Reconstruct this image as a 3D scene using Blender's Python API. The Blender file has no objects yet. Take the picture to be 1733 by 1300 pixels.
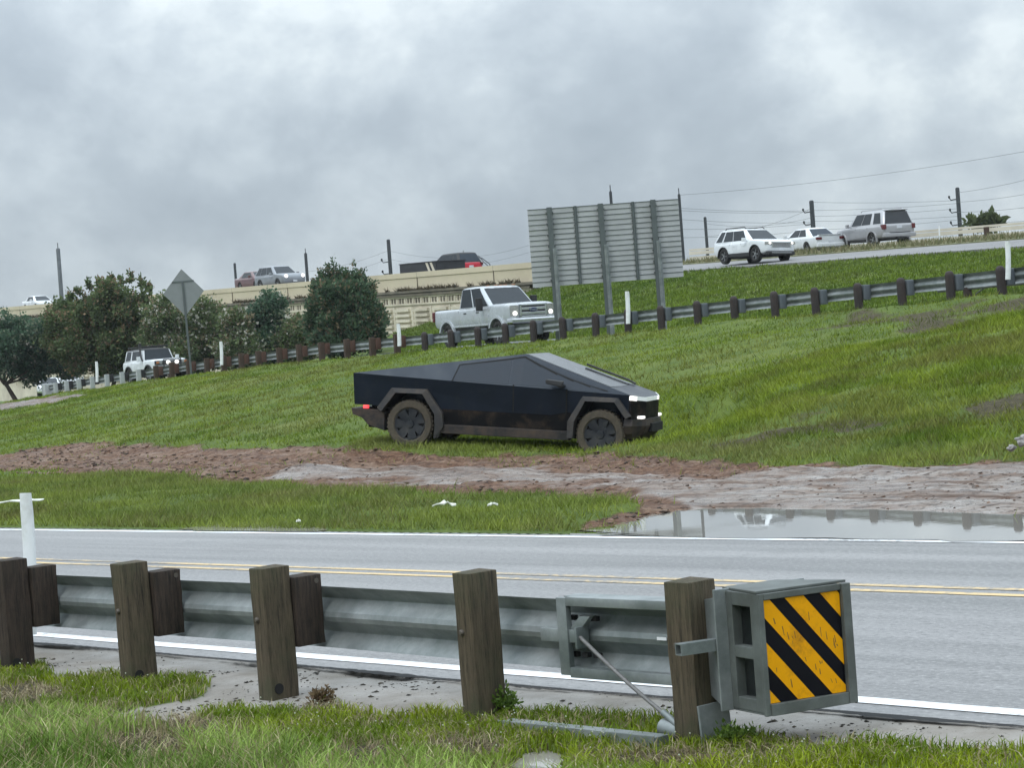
import bpy, bmesh, math, random
import numpy as np
from mathutils import Vector, Matrix

random.seed(7)
rng = np.random.default_rng(11)
scene = bpy.context.scene
COL = scene.collection
R = math.radians

# ------------------------------------------------------------------ camera model (used to read positions off the photograph)
FPX, CX, CY, EYE = 3700.0, 866.5, 650.0, 1.75
RHO, PIT = R(4.2), R(0.60)
cF = np.array([0, math.cos(PIT), -math.sin(PIT)])
cU0 = np.array([0, math.sin(PIT), math.cos(PIT)])
cR0 = np.array([1.0, 0, 0])
cR = math.cos(RHO) * cR0 - math.sin(RHO) * cU0
cU = math.sin(RHO) * cR0 + math.cos(RHO) * cU0
cC = np.array([0, 0, EYE])


def ray(x, y):
    return cF + (x - CX) / FPX * cR - (y - CY) / FPX * cU


def P(x, y, Y):
    d = ray(x, y)
    return Vector(cC + d * (Y / d[1]))


def G(x, y, z=0.0):
    d = ray(x, y)
    return Vector(cC + d * ((z - EYE) / d[2]))


def on_plane(x, y, n, c):
    d = ray(x, y)
    return Vector(cC + d * (c / (d[0] * n[0] + d[1] * n[1])))


def project(X, Y, Z):
    qx, qy, qz = X, Y, Z - EYE
    dep = np.maximum(qx * cF[0] + qy * cF[1] + qz * cF[2], 0.05)
    a = qx * cR[0] + qy * cR[1] + qz * cR[2]
    b = qx * cU[0] + qy * cU[1] + qz * cU[2]
    return CX + FPX * a / dep, CY - FPX * b / dep


# near road frame, far rail frame, highway frame
TH1 = R(43)
n1 = (math.cos(TH1), math.sin(TH1)); e1 = (math.sin(TH1), -math.cos(TH1))
n2 = (0.875, 0.485); e2 = (0.485, -0.875); p2 = (-1.7, 75.0); c2 = p2[0] * n2[0] + p2[1] * n2[1]
n3 = (0.848, 0.530); e3 = (0.530, -0.848); p3 = (1.0, 125.0); c3 = p3[0] * n3[0] + p3[1] * n3[1]


def deck(s):
    return 6.2 - 0.031 * s


def deck_rise(s, w):
    k = np.clip((s + 10) / 15.0, 0, 1)
    left = 0.95 * np.clip(w / 6.0, 0, 1)
    rightv = np.interp(w, [0, 7, 10, 30], [0, 0.45, 0.55, 0.55])
    return left * (1 - k) + rightv * k


# ------------------------------------------------------------------ numpy noise
_lat = rng.random((256, 256))


def vnoise(x, y):
    xi = np.floor(x).astype(int); yi = np.floor(y).astype(int)
    fx = x - xi; fy = y - yi
    fx = fx * fx * (3 - 2 * fx); fy = fy * fy * (3 - 2 * fy)
    a = _lat[xi & 255, yi & 255]; b = _lat[(xi + 1) & 255, yi & 255]
    c = _lat[xi & 255, (yi + 1) & 255]; d = _lat[(xi + 1) & 255, (yi + 1) & 255]
    return (a * (1 - fx) + b * fx) * (1 - fy) + (c * (1 - fx) + d * fx) * fy


def fbm(x, y, sc, o=4):
    t = 0; amp = 0.5; tot = 0
    for i in range(o):
        t = t + amp * vnoise(x * sc + 17.3 * i, y * sc - 9.1 * i); tot += amp
        amp *= 0.5; sc *= 2.03
    return t / tot


def sstep(x, a, b):
    t = np.clip((x - a) / (b - a), 0, 1)
    return t * t * (3 - 2 * t)


def poly_sd(px, py, poly):
    """signed distance (photo pixels), positive inside"""
    poly = np.asarray(poly, float)
    d = np.full(px.shape, 1e9); ins = np.zeros(px.shape, bool)
    n = len(poly)
    for i in range(n):
        x0, y0 = poly[i]; x1, y1 = poly[(i + 1) % n]
        ex, ey = x1 - x0, y1 - y0
        t = np.clip(((px - x0) * ex + (py - y0) * ey) / (ex * ex + ey * ey + 1e-9), 0, 1)
        d = np.minimum(d, np.hypot(px - x0 - t * ex, py - y0 - t * ey))
        c = ((y0 > py) != (y1 > py)) & (px < (x1 - x0) * (py - y0) / (y1 - y0 + 1e-12) + x0)
        ins ^= c
    return np.where(ins, d, -d)


# ------------------------------------------------------------------ object helpers
def tag(o, label=None, cat=None, group=None, kind=None):
    if label: o['label'] = label
    if cat: o['category'] = cat
    if group: o['group'] = group
    if kind: o['kind'] = kind
    return o


def thing(name, label, cat, loc=(0, 0, 0), rot=None, group=None):
    o = bpy.data.objects.new(name, None)
    COL.objects.link(o)
    if rot is None:
        o.location = loc
    else:
        o.matrix_basis = Matrix.Translation(Vector(loc)) @ rot.to_4x4()
    o.empty_display_size = 0.3
    return tag(o, label, cat, group)


def frame(ex, ey, ez):
    return Matrix((Vector(ex), Vector(ey), Vector(ez))).transposed()


def rotz(a):
    return Matrix.Rotation(a, 3, 'Z')


class MB:
    def __init__(self):
        self.v = []; self.f = []; self.m = []

    def add(self, vs, fs, mi=0, M=None):
        o = len(self.v)
        for p in vs:
            p = Vector(p)
            self.v.append(M @ p if M is not None else p)
        for q in fs:
            self.f.append([i + o for i in q]); self.m.append(mi)
        return self

    def box(self, x0, x1, y0, y1, z0, z1, mi=0, M=None):
        vs = [(x, y, z) for z in (z0, z1) for y in (y0, y1) for x in (x0, x1)]
        return self.add(vs, [(0, 2, 3, 1), (4, 5, 7, 6), (0, 1, 5, 4), (2, 6, 7, 3), (0, 4, 6, 2), (1, 3, 7, 5)], mi, M)

    def hexa(self, pts, mi=0):
        return self.add(pts, [(0, 2, 3, 1), (4, 5, 7, 6), (0, 1, 5, 4), (2, 6, 7, 3), (0, 4, 6, 2), (1, 3, 7, 5)], mi)

    def prism(self, poly, lo, hi, axis='y', mi=0, M=None):
        def mk(a, b, t):
            return {'y': (a, t, b), 'x': (t, a, b), 'z': (a, b, t)}[axis]
        n = len(poly)
        vs = [mk(a, b, lo) for a, b in poly] + [mk(a, b, hi) for a, b in poly]
        fs = [tuple(range(n)), tuple(range(2 * n - 1, n - 1, -1))]
        fs += [(i, (i + 1) % n, n + (i + 1) % n, n + i) for i in range(n)]
        return self.add(vs, fs, mi, M)

    def loft(self, rings, cap=True, mi=0, M=None):
        n = len(rings[0]); vs = [p for r_ in rings for p in r_]; fs = []
        for k in range(len(rings) - 1):
            for i in range(n):
                j = (i + 1) % n
                fs.append((k * n + i, k * n + j, (k + 1) * n + j, (k + 1) * n + i))
        if cap:
            fs.append(tuple(range(n - 1, -1, -1)))
            fs.append(tuple(range((len(rings) - 1) * n, len(rings) * n)))
        return self.add(vs, fs, mi, M)

    def lathe(self, prof, n=24, axis='y', c=(0, 0, 0), mi=0, M=None, closed=False):
        rings = []
        for (r_, h) in prof:
            ring = []
            for i in range(n):
                a = 2 * math.pi * i / n
                q = {'y': (r_ * math.cos(a), h, r_ * math.sin(a)), 'z': (r_ * math.cos(a), r_ * math.sin(a), h),
                     'x': (h, r_ * math.cos(a), r_ * math.sin(a))}[axis]
                ring.append((q[0] + c[0], q[1] + c[1], q[2] + c[2]))
            rings.append(ring)
        if closed: rings.append(rings[0])
        return self.loft(rings, not closed, mi, M)

    def tube(self, pts, r, n=8, mi=0, M=None):
        pts = [Vector(p) for p in pts]; rings = []
        for i, p in enumerate(pts):
            d = (pts[min(i + 1, len(pts) - 1)] - pts[max(i - 1, 0)]).normalized()
            a = d.cross(Vector((0, 0, 1)))
            if a.length < 0.05: a = d.cross(Vector((1, 0, 0)))
            a.normalize(); b = d.cross(a)
            rr = r[i] if isinstance(r, (list, tuple)) else r
            rings.append([p + a * rr * math.cos(2 * math.pi * k / n) + b * rr * math.sin(2 * math.pi * k / n) for k in range(n)])
        return self.loft(rings, True, mi, M)

    def build(self, name, mats, parent=None, sharp=None, bevel=0, recalc=True, seg=2):
        me = bpy.data.meshes.new(name)
        bm = bmesh.new()
        bv = [bm.verts.new(p) for p in self.v]
        for q, mi in zip(self.f, self.m):
            try:
                fc = bm.faces.new([bv[i] for i in q]); fc.material_index = mi
            except ValueError:
                pass
        if recalc: bmesh.ops.recalc_face_normals(bm, faces=bm.faces)
        if bevel:
            es = [e for e in bm.edges if len(e.link_faces) == 2 and e.calc_face_angle(0) > 0.5]
            bmesh.ops.bevel(bm, geom=es, offset=bevel, segments=seg, profile=0.6, affect='EDGES', clamp_overlap=True)
        bm.to_mesh(me); bm.free()
        for m in (mats if isinstance(mats, (list, tuple)) else [mats]): me.materials.append(m)
        if sharp is not None:
            me.polygons.foreach_set('use_smooth', [True] * len(me.polygons))
            me.set_sharp_from_angle(angle=R(sharp))
        o = bpy.data.objects.new(name, me); COL.objects.link(o)
        if parent: o.parent = parent
        return o


def np_mesh(name, verts, loops, starts, mat, col=None, parent=None, smooth=False):
    me = bpy.data.meshes.new(name)
    verts = np.ascontiguousarray(verts, np.float32)
    me.vertices.add(len(verts)); me.vertices.foreach_set('co', verts.ravel())
    me.loops.add(len(loops)); me.loops.foreach_set('vertex_index', np.ascontiguousarray(loops, np.int32))
    me.polygons.add(len(starts)); me.polygons.foreach_set('loop_start', np.ascontiguousarray(starts, np.int32))
    if smooth: me.polygons.foreach_set('use_smooth', np.ones(len(starts), bool))
    me.update(calc_edges=True)
    if col is not None:
        at = me.attributes.new('Col', 'FLOAT_COLOR', 'POINT')
        c4 = np.ones((len(verts), 4), np.float32); c4[:, :3] = col
        at.data.foreach_set('color', c4.ravel())
    me.materials.append(mat)
    o = bpy.data.objects.new(name, me); COL.objects.link(o)
    if parent: o.parent = parent
    return o


def boolean(o, cutter):
    md = o.modifiers.new('cut', 'BOOLEAN'); md.operation = 'DIFFERENCE'; md.solver = 'EXACT'; md.object = cutter
    dg = bpy.context.evaluated_depsgraph_get(); dg.update()
    me = bpy.data.meshes.new_from_object(o.evaluated_get(dg))
    o.modifiers.clear(); old = o.data; me.name = old.name; o.data = me
    bpy.data.meshes.remove(old)
    cm = cutter.data; bpy.data.objects.remove(cutter); bpy.data.meshes.remove(cm)
    return o


# ------------------------------------------------------------------ materials
def nodes_of(name):
    m = bpy.data.materials.new(name); m.use_nodes = True
    nt = m.node_tree; b = nt.nodes['Principled BSDF']
    return m, nt, b


def N(nt, t, **kw):
    n = nt.nodes.new(t)
    for k, v in kw.items():
        if k.startswith('i_'):
            n.inputs[k[2:].replace('_', ' ')].default_value = v
        else:
            setattr(n, k, v)
    return n


def noise_node(nt, scale, detail=5, rough=0.6, coord='Object', stretch=None):
    tc = N(nt, 'ShaderNodeTexCoord'); out = tc.outputs[coord]
    if stretch:
        mp = N(nt, 'ShaderNodeMapping'); mp.inputs['Scale'].default_value = stretch
        nt.links.new(out, mp.inputs['Vector']); out = mp.outputs[0]
    n = N(nt, 'ShaderNodeTexNoise'); n.inputs['Scale'].default_value = scale
    n.inputs['Detail'].default_value = detail; n.inputs['Roughness'].default_value = rough
    nt.links.new(out, n.inputs['Vector'])
    return n.outputs['Fac']


def streak_noise(nt, scale, ang, stretch, detail=9, rough=0.75):
    tc = N(nt, 'ShaderNodeTexCoord'); m1 = N(nt, 'ShaderNodeMapping'); m1.inputs['Rotation'].default_value = (0, 0, -ang)
    m2 = N(nt, 'ShaderNodeMapping'); m2.inputs['Scale'].default_value = stretch
    n = N(nt, 'ShaderNodeTexNoise'); n.inputs['Scale'].default_value = scale; n.inputs['Detail'].default_value = detail; n.inputs['Roughness'].default_value = rough
    nt.links.new(tc.outputs['Object'], m1.inputs['Vector']); nt.links.new(m1.outputs[0], m2.inputs['Vector']); nt.links.new(m2.outputs[0], n.inputs['Vector'])
    return n.outputs['Fac']


def ramp(nt, src, stops):
    r_ = N(nt, 'ShaderNodeValToRGB'); cr = r_.color_ramp
    while len(cr.elements) < len(stops): cr.elements.new(0.5)
    for e, (p, c) in zip(cr.elements, stops):
        e.position = p; e.color = (*c, 1) if len(c) == 3 else c
    nt.links.new(src, r_.inputs['Fac'])
    return r_.outputs['Color']


def mixc(nt, fac, a, b):
    m = N(nt, 'ShaderNodeMix', data_type='RGBA')
    for sock, val in ((m.inputs[0], fac), (m.inputs[6], a), (m.inputs[7], b)):
        if hasattr(val, 'is_output'): nt.links.new(val, sock)
        elif isinstance(val, (int, float)): sock.default_value = val
        else: sock.default_value = (*val, 1)
    return m.outputs[2]


def math_n(nt, op, a, b=0.0, c=None):
    m = N(nt, 'ShaderNodeMath', operation=op)
    for i, v in enumerate((a, b, c)):
        if v is None: continue
        if hasattr(v, 'is_output'): nt.links.new(v, m.inputs[i])
        else: m.inputs[i].default_value = v
    return m.outputs[0]


def bump(nt, b, src, strength, dist=0.02):
    bp = N(nt, 'ShaderNodeBump'); bp.inputs['Strength'].default_value = strength; bp.inputs['Distance'].default_value = dist
    nt.links.new(src, bp.inputs['Height']); nt.links.new(bp.outputs[0], b.inputs['Normal'])


def mat(name, col, rough=0.5, metal=0.0, var=0.2, scale=6, dirt=None, dirt_amt=0.35, dscale=2.5, bmp=0.0, bscale=60, stretch=None, emit=0, spec=0.5, coat=0):
    m, nt, b = nodes_of(name)
    f1 = noise_node(nt, scale, stretch=stretch)
    lo = tuple(max(0, c * (1 - var)) for c in col); hi = tuple(min(1, c * (1 + var)) for c in col)
    c = ramp(nt, f1, [(0.3, lo), (0.7, hi)])
    if dirt:
        f2 = noise_node(nt, dscale, 8, 0.7)
        k = ramp(nt, f2, [(0.62 - dirt_amt * 0.5, (0, 0, 0)), (0.72, (1, 1, 1))])
        c = mixc(nt, k, c, dirt)
    nt.links.new(c, b.inputs['Base Color'])
    b.inputs['Metallic'].default_value = metal
    b.inputs['Specular IOR Level'].default_value = spec
    b.inputs['Coat Weight'].default_value = coat
    rr = math_n(nt, 'MULTIPLY_ADD', f1, 0.25, rough - 0.12)
    nt.links.new(rr, b.inputs['Roughness'])
    if bmp: bump(nt, b, noise_node(nt, bscale, 6, 0.65, stretch=stretch), bmp, 0.01)
    if emit:
        b.inputs['Emission Color'].default_value = (*col, 1); b.inputs['Emission Strength'].default_value = emit
    return m


def wood_mat(name, base, dark, tint):
    m, nt, b = nodes_of(name)
    g1 = noise_node(nt, 9, 8, 0.75, stretch=(5, 5, 0.35)); g2 = noise_node(nt, 26, 5, 0.7, stretch=(5, 5, 0.22)); bl = noise_node(nt, 3.2, 6, 0.65)
    c = ramp(nt, g1, [(0.34, dark), (0.50, base), (0.72, tuple(x * 1.55 for x in base))])
    c = mixc(nt, ramp(nt, bl, [(0.45, (0, 0, 0)), (0.66, (0.8, 0.8, 0.8))]), c, tint)
    c = mixc(nt, ramp(nt, g2, [(0.58, (0, 0, 0)), (0.66, (0.9, 0.9, 0.9))]), c, dark)
    nt.links.new(c, b.inputs['Base Color']); b.inputs['Roughness'].default_value = 0.8; b.inputs['Specular IOR Level'].default_value = 0.3
    bump(nt, b, math_n(nt, 'ADD', g1, g2), 0.7, 0.012)
    return m


MT = {}
MT['galv'] = mat('galvanised_steel', (0.285, 0.305, 0.305), 0.50, 0.45, 0.25, 5, (0.13, 0.155, 0.15), 0.5, 3.0, 0.08, 40)
MT['galv_dark'] = mat('galvanised_steel_grubby', (0.135, 0.15, 0.142), 0.6, 0.3, 0.3, 6, (0.07, 0.075, 0.068), 0.5)
MT['wood'] = wood_mat('weathered_timber', (0.085, 0.066, 0.042), (0.022, 0.018, 0.012), (0.050, 0.054, 0.028))
MT['wood_dark'] = wood_mat('wet_dark_timber', (0.046, 0.032, 0.024), (0.008, 0.007, 0.006), (0.022, 0.02, 0.014))
MT['wood_red'] = mat('reddish_timber', (0.105, 0.045, 0.028), 0.8, 0, 0.4, 4, (0.04, 0.025, 0.018), 0.6, 1.5)
MT['wood_brown'] = mat('brown_timber', (0.066, 0.036, 0.022), 0.8, 0, 0.4, 4, (0.03, 0.022, 0.015), 0.6, 1.5)
MT['post_black'] = mat('dark_round_timber', (0.024, 0.018, 0.017), 0.8, 0, 0.4, 4, (0.05, 0.03, 0.022), 0.35, 1.5)
MT['plastic_grey'] = mat('grey_block_plastic', (0.10, 0.115, 0.13), 0.6, 0, 0.2)
MT['steel_pale'] = mat('pale_steel_post', (0.42, 0.44, 0.44), 0.55, 0.3, 0.15)
MT['white_plastic'] = mat('white_marker_plastic', (0.72, 0.74, 0.74), 0.5, 0, 0.06, 8, (0.45, 0.45, 0.41), 0.3)
MT['yellow'] = mat('yellow_reflective_sheet', (0.74, 0.33, 0.002), 0.55, 0, 0.07, 9, (0.40, 0.17, 0.01), 0.20, 9, spec=0.12)
MT['scuff'] = mat('rubbed_through_scuff', (0.20, 0.095, 0.01), 0.7, 0, 0.4, 60)
MT['black_sheet'] = mat('black_sheet', (0.003, 0.003, 0.006), 0.5, 0, 0.2, spec=0.15)
MT['wrap'] = mat('matte_black_wrap', (0.0045, 0.0065, 0.0130), 0.34, 0, 0.25, 3, (0.012, 0.013, 0.016), 0.18, 5.0, spec=0.32)
MT['wrap'].node_tree.nodes['Principled BSDF'].inputs['Specular Tint'].default_value = (0.72, 0.86, 1.0, 1)
MT['clad'] = mat('muddy_black_cladding', (0.020, 0.019, 0.020), 0.6, 0, 0.3, 4, (0.075, 0.050, 0.034), 0.42, 4, spec=0.3)
MT['clad_dark'] = mat('black_underbody', (0.0022, 0.0022, 0.003), 0.6, 0, 0.3, 4, (0.045, 0.031, 0.021), 0.26, 3, spec=0.12)
MT['flare'] = mat('dusty_grey_flare', (0.032, 0.031, 0.032), 0.65, 0, 0.25, 5, (0.075, 0.060, 0.046), 0.35, 4, spec=0.3)
MT['glass'] = mat('dark_glass', (0.010, 0.012, 0.015), 0.12, 0, 0.1, spec=0.6)
MT['glass_side'] = mat('tinted_side_glass', (0.038, 0.047, 0.060), 0.35, 0, 0.06, spec=0.08)
MT['glass_car'] = mat('car_window_glass', (0.024, 0.030, 0.036), 0.14, 0, 0.1, spec=0.15)
MT['tyre'] = mat('tyre_rubber', (0.018, 0.017, 0.016), 0.8, 0, 0.3)
MT['tyre_mud'] = mat('muddy_tyre', (0.085, 0.068, 0.046), 0.85, 0, 0.35, 6, (0.035, 0.030, 0.024), 0.5, 5, 0.5, 30)
MT['rim_dark'] = mat('dark_wheel_cover', (0.006, 0.009, 0.015), 0.5, 0.05, 0.3, 6, (0.04, 0.038, 0.035), 0.35, 6)
MT['rim'] = mat('alloy_rim', (0.24, 0.245, 0.25), 0.35, 0.6, 0.15)
MT['pickup_paint'] = mat('pale_silver_white_paint', (0.40, 0.43, 0.455), 0.26, 0.15, 0.05, 2, (0.33, 0.34, 0.345), 0.2, 1.5, coat=0.5)
MT['white_paint'] = mat('white_car_paint', (0.62, 0.645, 0.66), 0.25, 0, 0.04, 2, spec=0.5, coat=0.5)
MT['silver_paint'] = mat('silver_car_paint', (0.36, 0.36, 0.37), 0.35, 0.45, 0.08, 2, coat=0.4)
MT['grey_paint'] = mat('grey_car_paint', (0.22, 0.235, 0.255), 0.35, 0.3, 0.1, 2, coat=0.4)
MT['dull_red_paint'] = mat('dull_red_car_paint', (0.12, 0.055, 0.055), 0.35, 0.2, 0.1, 2, coat=0.4)
MT['red_paint'] = mat('red_car_paint', (0.50, 0.010, 0.03), 0.35, 0, 0.1, 2, coat=0.4)
MT['black_paint'] = mat('black_paint', (0.012, 0.011, 0.013), 0.4, 0, 0.2)
MT['trim'] = mat('black_trim', (0.015, 0.015, 0.016), 0.6, 0, 0.2)
MT['chrome'] = mat('chrome', (0.62, 0.64, 0.66), 0.15, 1.0, 0.05)
MT['lamp'] = mat('lit_lamp', (1.0, 0.96, 0.9), 0.3, 0, 0.0, emit=1.0)
MT['lamp_glass'] = mat('lamp_lens', (0.40, 0.40, 0.38), 0.15, 0.5, 0.25, 14)
MT['lamp_soft'] = mat('dim_light_strip', (0.75, 0.78, 0.8), 0.3, 0, 0.05, emit=0.25)
MT['amber'] = mat('amber_lens', (0.42, 0.16, 0.06), 0.3, 0, 0.1)
MT['red_lens'] = mat('red_lens', (0.10, 0.012, 0.015), 0.25, 0, 0.1)
MT['tail_lit'] = mat('lit_tail_lamp', (1.0, 0.06, 0.07), 0.3, 0, 0, emit=1.6)
MT['plate'] = mat('number_plate', (0.55, 0.57, 0.6), 0.5, 0, 0.1)
MT['asphalt_dark'] = mat('dark_wet_ramp', (0.065, 0.068, 0.075), 0.55, 0, 0.2, 2)
MT['blue'] = mat('blue_oval_enamel', (0.02, 0.03, 0.09), 0.3, 0, 0.1)
MT['concrete'] = mat('tan_concrete', (0.56, 0.49, 0.36), 0.8, 0, 0.10, 0.5, (0.40, 0.34, 0.25), 0.35, 0.25, 0.2, 6)
MT['concrete_pale'] = mat('pale_relief_concrete', (0.60, 0.55, 0.44), 0.8, 0, 0.12, 0.6, (0.42, 0.37, 0.29), 0.35, 0.4)
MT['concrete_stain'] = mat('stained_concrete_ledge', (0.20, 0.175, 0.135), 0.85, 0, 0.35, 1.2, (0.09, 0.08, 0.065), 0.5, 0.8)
MT['conc_white'] = mat('rail_painted_tan', (0.52, 0.48, 0.38), 0.75, 0, 0.1, 0.8)
MT['alu'] = mat('bare_aluminium_sign', (0.41, 0.42, 0.425), 0.5, 0.25, 0.08, 1.2, (0.33, 0.34, 0.34), 0.4, 1.0)
MT['alu_dark'] = mat('sign_post_steel', (0.085, 0.10, 0.10), 0.6, 0.2, 0.15, 2)
MT['alu_line'] = mat('sign_seam', (0.09, 0.105, 0.105), 0.6, 0.2, 0.15, 2)
MT['sign_back'] = mat('grey_sign_back', (0.215, 0.23, 0.235), 0.5, 0.3, 0.08, 3)
MT['pole'] = mat('utility_pole_wood', (0.030, 0.034, 0.038), 0.9, 0, 0.3, 2)
MT['pole_pale'] = mat('grey_utility_pole', (0.10, 0.11, 0.12), 0.9, 0, 0.3, 2)
MT['wire'] = mat('black_cable', (0.10, 0.11, 0.12), 0.8, 0, 0.1)
MT['cable'] = mat('steel_cable', (0.16, 0.155, 0.15), 0.6, 0.3, 0.3, 40, stretch=(1, 1, 3))
MT['bark'] = mat('bark', (0.06, 0.045, 0.035), 0.9, 0, 0.4, 6)
MT['litter'] = mat('crumpled_white_litter', (0.62, 0.63, 0.56), 0.7, 0, 0.15, 20)
MT['rock'] = mat('pale_rock', (0.32, 0.31, 0.30), 0.85, 0, 0.4, 6, (0.10, 0.09, 0.08), 0.4, 6, 0.5, 12)
MT['bolt'] = mat('rusty_bolt', (0.10, 0.085, 0.07), 0.6, 0.5, 0.3)
MT['void'] = mat('dark_gap', (0.008, 0.008, 0.008), 0.9, 0, 0.2)
MT['black_trailer'] = mat('black_trailer_box', (0.016, 0.017, 0.02), 0.5, 0, 0.2, 1)


def leaf_mat(name, trans=0.25, rough=0.6, spec=0.25):
    m, nt, b = nodes_of(name)
    a = N(nt, 'ShaderNodeAttribute', attribute_name='Col')
    nt.links.new(a.outputs['Color'], b.inputs['Base Color'])
    b.inputs['Roughness'].default_value = rough
    b.inputs['Specular IOR Level'].default_value = spec
    if trans:
        tr = N(nt, 'ShaderNodeBsdfTranslucent'); nt.links.new(a.outputs['Color'], tr.inputs['Color'])
        mx = N(nt, 'ShaderNodeMixShader'); mx.inputs[0].default_value = trans
        nt.links.new(b.outputs[0], mx.inputs[1]); nt.links.new(tr.outputs[0], mx.inputs[2])
        nt.links.new(mx.outputs[0], nt.nodes['Material Output'].inputs['Surface'])
    return m


MT['leaf'] = leaf_mat('foliage', 0.4)
MT['grass'] = leaf_mat('grass_blades', 0.3)

# ================================================================== TERRAIN
MUD = [(-600, 782), (-50, 773), (0, 768), (60, 758), (190, 747), (260, 754), (420, 757), (560, 752), (700, 760), (820, 764), (1000, 764), (1110, 768), (1200, 778),
       (1330, 784), (1500, 790), (1733, 784), (2300, 790), (2300, 930), (1733, 872), (1500, 860), (1190, 862), (1110, 872), (1060, 884), (985, 893), (1085, 862), (1060, 851), (900, 838),
       (760, 836), (620, 826), (480, 815), (300, 808), (140, 800), (0, 795), (-600, 812)]
GRAV = [(430, 793), (560, 783), (760, 788), (1000, 795), (1200, 806), (1330, 800), (1500, 796), (1733, 790), (2300, 795), (2300, 900), (1733, 872), (1180, 860), (1110, 840), (1030, 822),
        (700, 812), (520, 806)]
SOIL = [[(1090, 756), (1200, 737), (1330, 716), (1440, 702), (1530, 712), (1480, 735), (1330, 752), (1200, 764), (1120, 768)],
        [(1380, 552), (1530, 528), (1640, 510), (1760, 488), (1760, 522), (1560, 547)],
        [(1620, 690), (1780, 660), (1780, 690), (1650, 712)]]
BARE = [(70, 1126), (130, 1117), (210, 1107), (330, 1115), (760, 1155), (1240, 1205), (1600, 1228), (1545, 1234), (1450, 1247), (1400, 1258), (1300, 1252), (1235, 1240),
        (1130, 1203), (1080, 1192), (960, 1192), (860, 1202), (700, 1204), (600, 1200), (560, 1182), (520, 1180), (505, 1192), (400, 1185), (330, 1196), (280, 1207), (215, 1214),
        (195, 1206), (240, 1192), (340, 1170), (348, 1157), (300, 1145), (270, 1150), (190, 1146), (95, 1144)]
DIRT = [[(-40, 1158), (60, 1150), (115, 1172), (60, 1197), (-40, 1205)], [(150, 1192), (300, 1197), (420, 1228), (330, 1246), (200, 1228)], [(990, 1278), (1150, 1260), (1260, 1284), (1100, 1306)], [(560, 1262), (640, 1250), (690, 1275), (600, 1296)], [(180, 1256), (250, 1240), (305, 1250), (312, 1280), (240, 1292), (170, 1276)], [(490, 1182), (555, 1174), (585, 1190), (540, 1202), (500, 1197)],
        [(715, 1256), (760, 1240), (835, 1245), (860, 1270), (800, 1288), (735, 1277)]]
PUD = [(975, 899), (1030, 893), (1075, 880), (1110, 869), (1150, 861), (1190, 857), (1290, 856), (1400, 858), (1480, 857), (1560, 861), (1640, 866), (1733, 873), (2200, 902),
       (2200, 926), (1733, 916), (1400, 910.8), (1040, 904)]
LEFTG = [(-200, 712), (-50, 694), (0, 684), (60, 677), (130, 667), (150, 668), (90, 683), (0, 694), (-200, 725)]
def line_py(px, u, z=0.008):
    lo, hi = 880.0, 960.0
    for _ in range(40):
        m_ = (lo + hi) / 2; q = G(px, m_, z)
        if q.x * n1[0] + q.y * n1[1] > u: lo = m_
        else: hi = m_
    return lo


PUD = PUD[:-4] + [(px, line_py(px, 14.91)) for px in (2200, 1733, 1400, 1040)]
PUD_NEAR = [(868, 1284), (890, 1268), (925, 1264), (955, 1272), (950, 1296), (930, 1315), (860, 1318)]
PUD_EDGE = [(300, 895), (360, 889), (430, 887), (520, 890), (560, 896), (540, 900), (330, 898.5)]
TRUCK_R = P(693, 718, 40.5); TRUCK_F = P(1015, 736, 39.45)


def crest(s):
    return np.interp(s, [-90, -40, -27, 0, 12, 28, 44, 55, 75, 120], [2.5, 2.38, 2.3, 2.15, 2.18, 1.95, 1.62, 1.3, 1.0, 0.9])


def H(x, y, detail=True):
    x = np.asarray(x, float); y = np.asarray(y, float)
    u = x * n1[0] + y * n1[1]
    v = x * n2[0] + y * n2[1] - c2
    s = -((x - p2[0]) * e2[0] + (y - p2[1]) * e2[1])
    w = x * n3[0] + y * n3[1] - c3
    s3 = (x - p3[0]) * e3[0] + (y - p3[1]) * e3[1]
    cr = crest(s)
    z0 = 0.05 * sstep(u, 15.1, 17.5)
    t = np.clip((v + 17.0) / 16.4, 0, 1)
    z = z0 + (cr - z0) * (0.62 * t + 0.38 * t * t * (3 - 2 * t)) * sstep(t, -0.02, 0.12)
    z = z + 0.12 * np.exp(-((v + 0.9) / 0.8) ** 2) * sstep(u, 15, 20)
    far = v > 0
    rampz = cr - 0.03 + 0.02 * np.clip(v - 3, 0, 8) + np.interp(s, [-5, 5, 12, 45, 70], [0.03, 0.20, 0.26, 0.30, 0.2]) * np.clip(v / 2.5, 0, 1)
    vv = np.maximum(v - 9.0, 0); ww = np.maximum(-w, 0)
    tt = vv / (vv + ww + 1e-6)
    dk = deck(s3) - 0.28
    hill = rampz + (dk + 0.24 - rampz) * tt
    k = sstep(s3, -1.5, 5.0) * (v > 9)
    zf = rampz + (hill - rampz) * k
    zf = np.where((w > 0) & (s3 > 5), deck(s3) + deck_rise(s3, w) - 0.3 - np.clip((w - 17) * 0.15, 0, 5.5), zf)
    z = np.where(far, zf, z)
    # settle towards flat country a long way out
    rr = np.hypot(x, y)
    z = z + (1.0 - z) * sstep(rr, 190, 420)
    if detail:
        g = sstep(u, 15.2, 17) * (rr < 200)
        z = z + g * ((fbm(x, y, 0.35, 3) - 0.5) * 0.22 + (fbm(x, y, 1.6, 3) - 0.5) * 0.10)
        g2 = (u < 8.0)
        z = z + g2 * ((fbm(x, y, 1.1, 4) - 0.5) * 0.07 - 0.015)
    # under the carriageway and the wet shoulder
    z = np.where((u > 8.10) & (u < 15.0), np.minimum(z, -0.07), z)
    z = np.where((u > 7.5) & (u <= 8.10), np.minimum(z, -0.008), z)
    return z


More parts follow.
